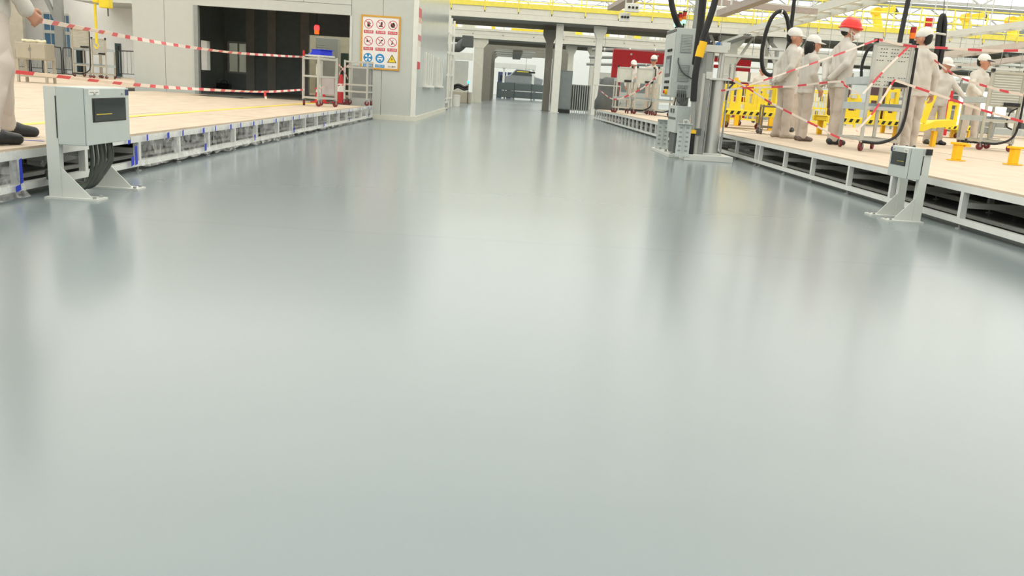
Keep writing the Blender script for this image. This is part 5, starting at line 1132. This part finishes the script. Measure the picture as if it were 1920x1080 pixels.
MB().cyl((-.55, -.5, .8), (.35, -.5, .8), .02, n=6).build('guard_rail', LGREY, tp); MB().cyl((.35, -.5, 0), (.35, -.5, .8), .02, n=6).build('guard_post', LGREY, tp); MB().cyl((-.5, -.5, 0), (-.5, -.5, .8), .02, n=6).build('guard_post', LGREY, tp)
# red gate
GY = 39.9; a0, a1 = 4.6, 10.85; zt = 2.86
rg_ = thing('red_gate', 'large red steel portal with chamfered corners behind the carts', 'gate', (a0, GY, 0))
MB().bx(a0, a0 + .42, GY, GY + .3, 0, zt - .55).build('upright', RED, rg_, world=True); MB().bx(a1 - .5, a1, GY, GY + .3, 0, zt - .55).build('upright', RED, rg_, world=True)
MB().prism([(a0, zt - .55), (a0, zt), (a1, zt - .08), (a1, zt - .55), (a1 - .5, zt - 1.15), (a1 - 1.1, zt - .5), (a0 + 1.1, zt - .5), (a0 + .42, zt - .95)], lambda u, v, q: (u, GY - .012 + .324 * q, v)).build('lintel', RED, rg_, world=True)
MB().bx(a0, a1, GY - .02, GY + .32, zt - .0, zt + .05).build('top_cap', mat('gate_edge', (226, 120, 124), .5), rg_, world=True)
for x in (5.4, 6.6, 7.0, 9.7): MB().cyl((x, GY - .02, zt - .15), (x, GY, zt - .15), .05, n=10).build('bolt', LGREY, rg_, world=True)
ys = tag(MB().bx(9.72, 9.82, 38.9, 39.0, 0, 2.6).build('yellow_post', YEL), 'thin yellow post standing before the right part of the red gate', 'post')
# machines in the background on the right
def enclosure(label, x0, x1, y, z1, m, dark=True, n=3):
    t = thing('machine_enclosure', label, 'machine', (x0, y, 0), 0, 'background machine enclosures'); MB().bx(x0, x1, y, y + 2, 0.15, z1).build('housing', m, t, world=True, bevel=.03); MB().bx(x0 + .05, x1 - .05, y + .05, y + 1.9, 0, .15).build('plinth', DGREY, t, world=True)
    for k in range(n):
        a = x0 + (x1 - x0) * (k + .1) / n; c = x0 + (x1 - x0) * (k + .9) / n; d = MB().bx(a, c, y - .02, y - .001, .4, z1 * .9).build('door', m, t, world=True)
        MB().bx(a + .1, c - .1, y - .03, y - .02, z1 * .5, z1 * .82).build('door_window', mat('enclosure_glass', (150, 158, 158), .2), d, world=True); MB().bx(c - .12, c - .07, y - .06, y - .02, z1 * .38, z1 * .46).build('handle', BLKP, d, world=True)
    return t
enclosure('white machine enclosure behind the right part of the red gate', 11.2, 14.4, 45, 2.3, WHITE)
enclosure('cream machine enclosure behind the helmet worker', 14.8, 17.2, 34, 1.8, CREAM, n=2); enclosure('white machine enclosure behind the beige tool cart', 18.4, 23.2, 31, 2.0, WHITE, n=4)
enclosure('tall white machine enclosure at the right edge of the hall', 24.0, 28.0, 33, 3.0, WHITE, n=3); enclosure('long cream machine enclosure far behind the back-turned worker', 19.5, 25.5, 45, 2.6, CREAM, n=4)
enclosure('white machine enclosure far behind the red gate', 5.2, 8.8, 54, 2.2, WHITE, n=3)
# bright inspection lamps
for k, (px, py, w, h) in enumerate(((1845, 190, .55, .5), (1868, 212, .5, .5), (1803, 205, .25, .9))):
    yl_ = 22.6 + .5 * k; q = ony(px, py, yl_); t = thing('inspection_lamp', ['glaring square inspection lamp behind the beige cart worker', 'glaring inspection lamp low behind the beige tool cart', 'tall glaring inspection lamp beside the reaching worker'][k], 'lamp', (q.x, yl_, PR), 0, 'inspection lamps')
    z = q.z - PR; MB().bx(-w / 2, w / 2, -.02, .04, z - h / 2, z + h / 2).build('lamp_housing', LGREY, t); MB().bx(-w / 2 + .02, w / 2 - .02, -.025, -.02, z - h / 2 + .02, z + h / 2 - .02).build('lamp_panel', mat('inspection_light', (255, 250, 255), .4, var=0, emit=3.0), t)
    MB().bx(-.02, .02, 0, .04, 0, max(.02, z - h / 2)).build('lamp_post', MGREY, t); MB().bx(-.15, .15, -.15, .15, 0, .02).build('lamp_foot', MGREY, t)
rbx = tag(MB().bx(11.75, 11.98, 23.6, 23.7, PR, 1.55).build('red_partition', RED), 'upright red partition behind the reaching worker', 'partition')
# overhead conveyors, rails and trays
def conveyor(label, p0, p1, w=.5, m=MGREY):
    p0, p1 = Vector(p0), Vector(p1); t = thing('overhead_conveyor', label, 'conveyor', tuple(p0), 0, 'overhead conveyors'); d = (p1 - p0); L = d.length; d.normalize(); s = d.cross(Vector((0, 0, 1))).normalized()
    for k in (-1, 1): MB().beam(p0 + s * (w / 2 * k), p1 + s * (w / 2 * k), .05, .16).build('side_rail', m, t, world=True)
    n = int(L / .45)
    for k in range(n): c = p0 + d * (L * (k + .5) / n); MB().cyl(c - s * w / 2, c + s * w / 2, .04, n=6).build('roller', LGREY, t, world=True)
    for f in (.15, .5, .85):
        c = p0 + d * (L * f)
        MB().cyl(c, (c.x, c.y, 7.9), .02, n=5).build('hanger', LGREY, t, world=True)
    return t
conveyor('grey inclined overhead conveyor rising to the right edge', ony(1730, 72, 26), ony(1990, 38, 24), .6, LGREY)
conveyor('grey inclined overhead conveyor below the railing at the right', ony(1700, 112, 30), ony(1990, 78, 26), .6, mat('conveyor_brown', (196, 186, 176), .5))
conveyor('grey overhead conveyor sloping above the red helmet', ony(1500, 33, 20), ony(1680, -18, 17), .5, LGREY)
conveyor('grey overhead conveyor behind the hose loop', ony(1400, 62, 26), ony(1600, 8, 22), .5, LGREY)
conveyor('long overhead conveyor low behind the beige cart worker', ony(1640, 148, 33), ony(1990, 100, 29), .4, mat('conveyor_brown', (196, 186, 176), .5))
def orail(label, p0, p1, w=.16, m=None):
    t = thing('overhead_rail', label, 'rail', tuple(p0), 0, 'overhead rails'); p0, p1 = Vector(p0), Vector(p1); MB().beam(p0, p1, w, .1).build('rail', m or mat('rail_taupe', (168, 156, 148), .5), t, world=True)
    for f in (.2, .8):
        c = p0.lerp(p1, f); MB().cyl(c, (c.x, c.y, 7.9), .018, n=5).build('hanger', LGREY, t, world=True)
orail('taupe overhead rail above the left three-lens box', ony(1150, 16, 22), ony(1215, -20, 18), .3)
orail('taupe overhead rail right of the lifting machine conduit', ony(1352, 26, 15), ony(1455, -12, 12.6), .16); orail('taupe overhead rail crossing above the hose loop', ony(1340, 4, 16), ony(1530, 22, 17), .1)
orail('pale overhead rail above the cap of the man in profile', ony(1400, 6, 20), ony(1560, 20, 21), .12, LGREY)
for k, (px, py, Y, lab) in enumerate(((1187, 13, 17.2, 'upper white three-lens sensor box hanging left of the machine lamps'), (1172, 31, 17.4, 'lower white three-lens sensor box hanging left of the machine lamps'), (1353, 20, 15.6, 'white three-lens sensor box right of the black conduit'))):
    q = ony(px, py, Y); t = thing('sensor_box', lab, 'sensor', tuple(q), 0, 'three-lens boxes'); w = .26 if k == 0 else .2
    MB().bx(-w / 2, w / 2, 0, .12, -.09, .07).build('housing', WHITE, t, bevel=.008)
    for j in (-1, 0, 1): MB().cyl((j * w * .28, -.02, -.01), (j * w * .28, 0, -.01), .024, n=12).build('lens', BLKP, t)
    MB().cyl((0, .06, .07), (0, .06, 7.9 - q.z), .015, n=6).build('hanger', LGREY, t)
# yellow robots and frames on the galleries
def robot(label, x, y, z, s=1.0):
    t = thing('yellow_robot', label, 'robot', (x, y, z), 0, 'yellow robots on the galleries'); MB().lathe([(.3 * s, 0), (.3 * s, .15 * s), (.2 * s, .3 * s), (.2 * s, .5 * s)], n=14).build('base', YEL, t, smooth=True)
    MB().beam((0, 0, .45 * s), (-.25 * s, 0, 1.2 * s), .28 * s, .3 * s).build('lower_arm', YEL, t, bevel=.03); MB().beam((-.25 * s, 0, 1.2 * s), (.55 * s, 0, 1.35 * s), .22 * s).build('upper_arm', YEL, t, bevel=.03); MB().cyl((.55 * s, 0, 1.35 * s), (.7 * s, 0, 1.15 * s), .09 * s, n=10).build('wrist', DGREY, t); MB().cyl((-.25 * s, -.2 * s, 1.2 * s), (-.25 * s, .2 * s, 1.2 * s), .17 * s, n=12).build('elbow_joint', YELD, t)
for k, (px, Y, lab) in enumerate(((1085, 49.5, 'yellow robot on the second gallery right of the white bridge column'), (1135, 49.5, 'yellow robot on the second gallery left of the red gate'), (1195, 49.5, 'yellow robot on the second gallery above the red gate'), (850, 49.4, 'yellow robot on the second gallery beside the booth end'))):
    q = ony(px, 70, Y); robot(lab, q.x, Y, 3.80, .95)
for k, (px, lab) in enumerate(((1650, 'yellow robot behind the bridge railing right of the red helmet'), (1820, 'yellow robot behind the bridge railing above the dark-peaked cap worker'), (1905, 'yellow robot behind the bridge railing near the right edge'))):
    q = ony(px, 40, 42); t = robot(lab, q.x, 42.0, 4.15, 1.1)
st = thing('robot_deck', 'cream deck behind the bridge carrying the yellow robots', 'deck', (12, 40.5, 3.9)); MB().bx(12, 30, 40.6, 44, 4.0, 4.149).build('deck', GAL, st, world=True)
for x in (12.5, 18, 24, 29.5): MB().bx(x, x + .2, 43.7, 43.9, 0, 4.0).build('leg', GAL, st, world=True)
yf = thing('yellow_hoist_frame', 'yellow hoist frame standing on the second gallery over the aisle', 'hoist', (-.6, 49, 3.8)); MB().beam((-1.05, 49, 3.8), (-1.2, 49, 5.2), .2).build('post', YEL, yf, world=True); MB().beam((1.6, 49, 3.8), (1.65, 49, 5.2), .24).build('post', YEL, yf, world=True); MB().bx(-.1, 1.5, 48.9, 49.2, 3.82, 4.1).build('beam', YEL, yf, world=True); MB().beam((-1.2, 49, 5.15), (1.65, 49, 5.15), .2).build('cross_beam', YEL, yf, world=True)
rd = thing('red_cabinet', 'small red cabinet behind the bridge railing', 'cabinet', (16.5, 41.2, 4.15)); q0, q1 = ony(1737, 33, 41), ony(1750, 50, 41); MB().bx(q0.x, q1.x, 41, 41.2, q1.z, q0.z).build('body', RED, rd, world=True); MB().bx(q0.x + .02, q0.x + .06, 41.08, 41.12, 4.149, q1.z).build('post', MGREY, rd, world=True); MB().bx(q0.x + .02, q1.x - .02, 40.985, 41.0, q1.z + .03, q0.z - .03).build('door', RED, rd, world=True)
# ------------------------------------------------------------------ clutter under and behind the bridge, right
def tray(label, p0, p1, w=.35, drops=4, m=None):
    p0, p1 = Vector(p0), Vector(p1); t = thing('cable_tray', label, 'cable tray', tuple(p0), 0, 'cable trays'); d = (p1 - p0); L = d.length; d.normalize(); s = d.cross(Vector((0, 0, 1))).normalized(); m = m or LGREY
    for k in (-1, 1): MB().beam(p0 + s * (w / 2 * k), p1 + s * (w / 2 * k), .02, .09).build('side_rail', m, t, world=True)
    b = MB().beam(p0 - Vector((0, 0, .03)), p1 - Vector((0, 0, .03)), w * .9, .02).build('bed', MGREY, t, world=True)
    for k in range(3): MB().tube([p0 + s * (.08 * (k - 1)) + Vector((0, 0, .02)), p1 + s * (.08 * (k - 1)) + Vector((0, 0, .02))], .025, 6).build('cable', DGREY, t, world=True)
    for k in range(drops):
        c = p0 + d * (L * (k + .5) / drops); MB().cyl(c, (c.x, c.y, c.z + (9.3 - c.z)), .012, n=5).build('hanger', MGREY, t, world=True)
tray('cable tray crossing low behind the white cap couple', (6, 32.5, 2.55), (13.6, 32.5, 2.55)); tray('cable tray under the bridge behind the helmet worker', (10, 34.6, 3.0), (22, 34.6, 3.0)); tray('cable tray above the white enclosure at the right', (15, 29.5, 2.5), (26, 29.5, 2.7)); tray('cable tray running back beside the taupe braced column', (8.2, 31, 3.2), (9.6, 47, 3.2), drops=1); tray('cable tray running back right of the beige cart worker', (20.4, 20, 3.2), (21.2, 28.8, 3.2))
def tube_lamp(label, x, y, z, L, rz=0):
    t = thing('tube_lamp', label, 'lamp', (x, y, z), rz, 'tube lamps'); MB().bx(-L / 2, L / 2, -.06, .06, .03, .08).build('housing', WHITE, t); MB().cyl((-L / 2 + .03, 0, .01), (L / 2 - .03, 0, .01), .022, n=8).build('tube', mat('tube_light', (255, 252, 244), .4, var=0, emit=5), t)
    for sx in (-.4, .4): MB().cyl((L * sx, 0, .08), (L * sx, 0, 9.42 - z if y < 35.9 or y > 39 else 3.58 - z), .008, n=5).build('wire', MGREY, t)
for k, (x, y, z) in enumerate(((12.6, 33.4, 2.35), (15.2, 30.4, 2.2), (17.0, 28.3, 2.25), (19.6, 28.6, 2.3), (21.6, 31, 2.9), (7.4, 34.4, 2.3))):
    tube_lamp(['lit tube lamp behind the hose loop', 'lit tube lamp behind the red helmet', 'lit tube lamp behind the back-turned worker', 'lit tube lamp behind the dark-peaked cap', 'lit tube lamp high at the right edge', 'lit tube lamp behind the lifting column head'][k], x, y, z, 1.6)
# duct bank over the far carts
for k, (z, y) in enumerate(((2.9, 33.0), (2.6, 34.0), (2.3, 35.0))):
    t = thing('air_duct', ['upper', 'middle', 'lower'][k] + ' grey air duct running across behind the red gate corner', 'duct', (3.9, 42 + k, z), 0, 'grey air ducts')
    MB().cyl((3.8, 42 + 1.2 * k, z), (8.5, 42 + 1.2 * k, z + .23), .07, n=12).build('duct', MGREY, t, world=True, smooth=True)
    for x in (4.4, 5.6, 6.8, 8.0): MB().cyl((x - .03, 42 + 1.2 * k, z + (x - 3.8) / 5.2 * .25), (x + .03, 42 + 1.2 * k, z + (x - 3.8) / 5.2 * .25), .095, n=12).build('flange', GAL, t, world=True)
    for x in (4.4, 8.0): MB().cyl((x, 42 + 1.2 * k, z + .1), (x, 42 + 1.2 * k, 9.4), .015, n=5).build('hanger', MGREY, t, world=True)
# white equipment on the second gallery and deck
for k, (x, y, w, h, z) in enumerate(((2.7, 50.2, .9, .9, 3.8), (6.4, 50.2, 1.4, .8, 3.8), (8.4, 50.2, 1.0, .7, 3.8), (-2.9, 50.2, .8, 1.0, 3.8))):
    t = thing('equipment_box', ['white equipment box on the second gallery left of the slim column', 'wide white equipment box on the second gallery above the red gate', 'white equipment box on the second gallery behind the machine lamps', 'white equipment box on the second gallery beside the booth'][k], 'box', (x, y, z), 0, 'white boxes on the second gallery'); MB().bx(0, w, 0, .6, 0, h).build('housing', WHITE, t, bevel=.02); MB().bx(.08, w - .08, -.012, -.001, .1, h - .12).build('door', LGREY, t)
# yellow machine guards behind the fixtures
for k, (x, y, w) in enumerate(((5.3, 22.5, 1.2), (7.2, 23.5, 1.4), (9.0, 26.5, 1.6))):
    t = thing('machine_guard', ['yellow mesh guard left of the bare-headed worker', 'yellow mesh guard behind the couple', 'yellow mesh guard behind the large tool cart'][k], 'guard', (x, y, PR), 0, 'yellow mesh guards')
    for xx in (0, w): MB().bx(xx - .03, xx + .03, 0, .06, 0, 1.0).build('post', YEL, t)
    for z in (.1, .5, .96): MB().bx(0, w, .01, .05, z - .02, z + .02).build('rail', YEL, t)
    for j in range(1, 8): MB().bx(w * j / 8 - .008, w * j / 8 + .008, .02, .04, .1, .96).build('bar', YEL, t)
# racks of parts behind the workers
for k, (x, y) in enumerate(((7.0, 27.5), (9.6, 29.0), (12.2, 27.0), (14.6, 26.0))):
    t = thing('parts_rack', ['grey parts rack behind the hose loop', 'grey parts rack behind the woman', 'grey parts rack behind the helmet worker', 'grey parts rack behind the reaching worker'][k], 'rack', (x, y, PR), 0, 'grey parts racks'); w = 1.7
    for xx in (0, w):
        for yy in (0, .6): MB().bx(xx - .025, xx + .025, yy, yy + .05, 0, 1.7).build('upright', MGREY, t)
    rn = random.Random(k)
    for z in (.25, .7, 1.15, 1.6):
        sh = MB().bx(0, w, 0, .64, z, z + .03).build('shelf', LGREY, t); xx = .08
        while xx < w - .35 and z < 1.5: bw_ = rn.uniform(.2, .38); MB().bx(xx, xx + bw_, .05, .5, z + .031, z + rn.uniform(.16, .34)).build('part_box', rn.choice([WHITE, DGREY, MGREY, CREAM]), sh); xx += bw_ + rn.uniform(.02, .12)

for k, (x, lab) in enumerate(((-1.1, 'navy machine cabinet behind the left end of the slate fence'), (-.25, 'navy machine cabinet between the girder post and the far car body'))):
    t = thing('machine_cabinet', lab, 'cabinet', (x, 80.5, 0), 0, 'navy machine cabinets'); nv_ = mat('navy_panel', (70, 80, 112), .4); MB().bx(0, .75, 0, .6, 0, 2.3).build('body', nv_, t, bevel=.02); MB().bx(.06, .69, -.015, -.001, .3, 2.2).build('door', nv_, t); MB().bx(.2, .55, -.03, -.015, 1.5, 2.0).build('screen', GLASSD, t)
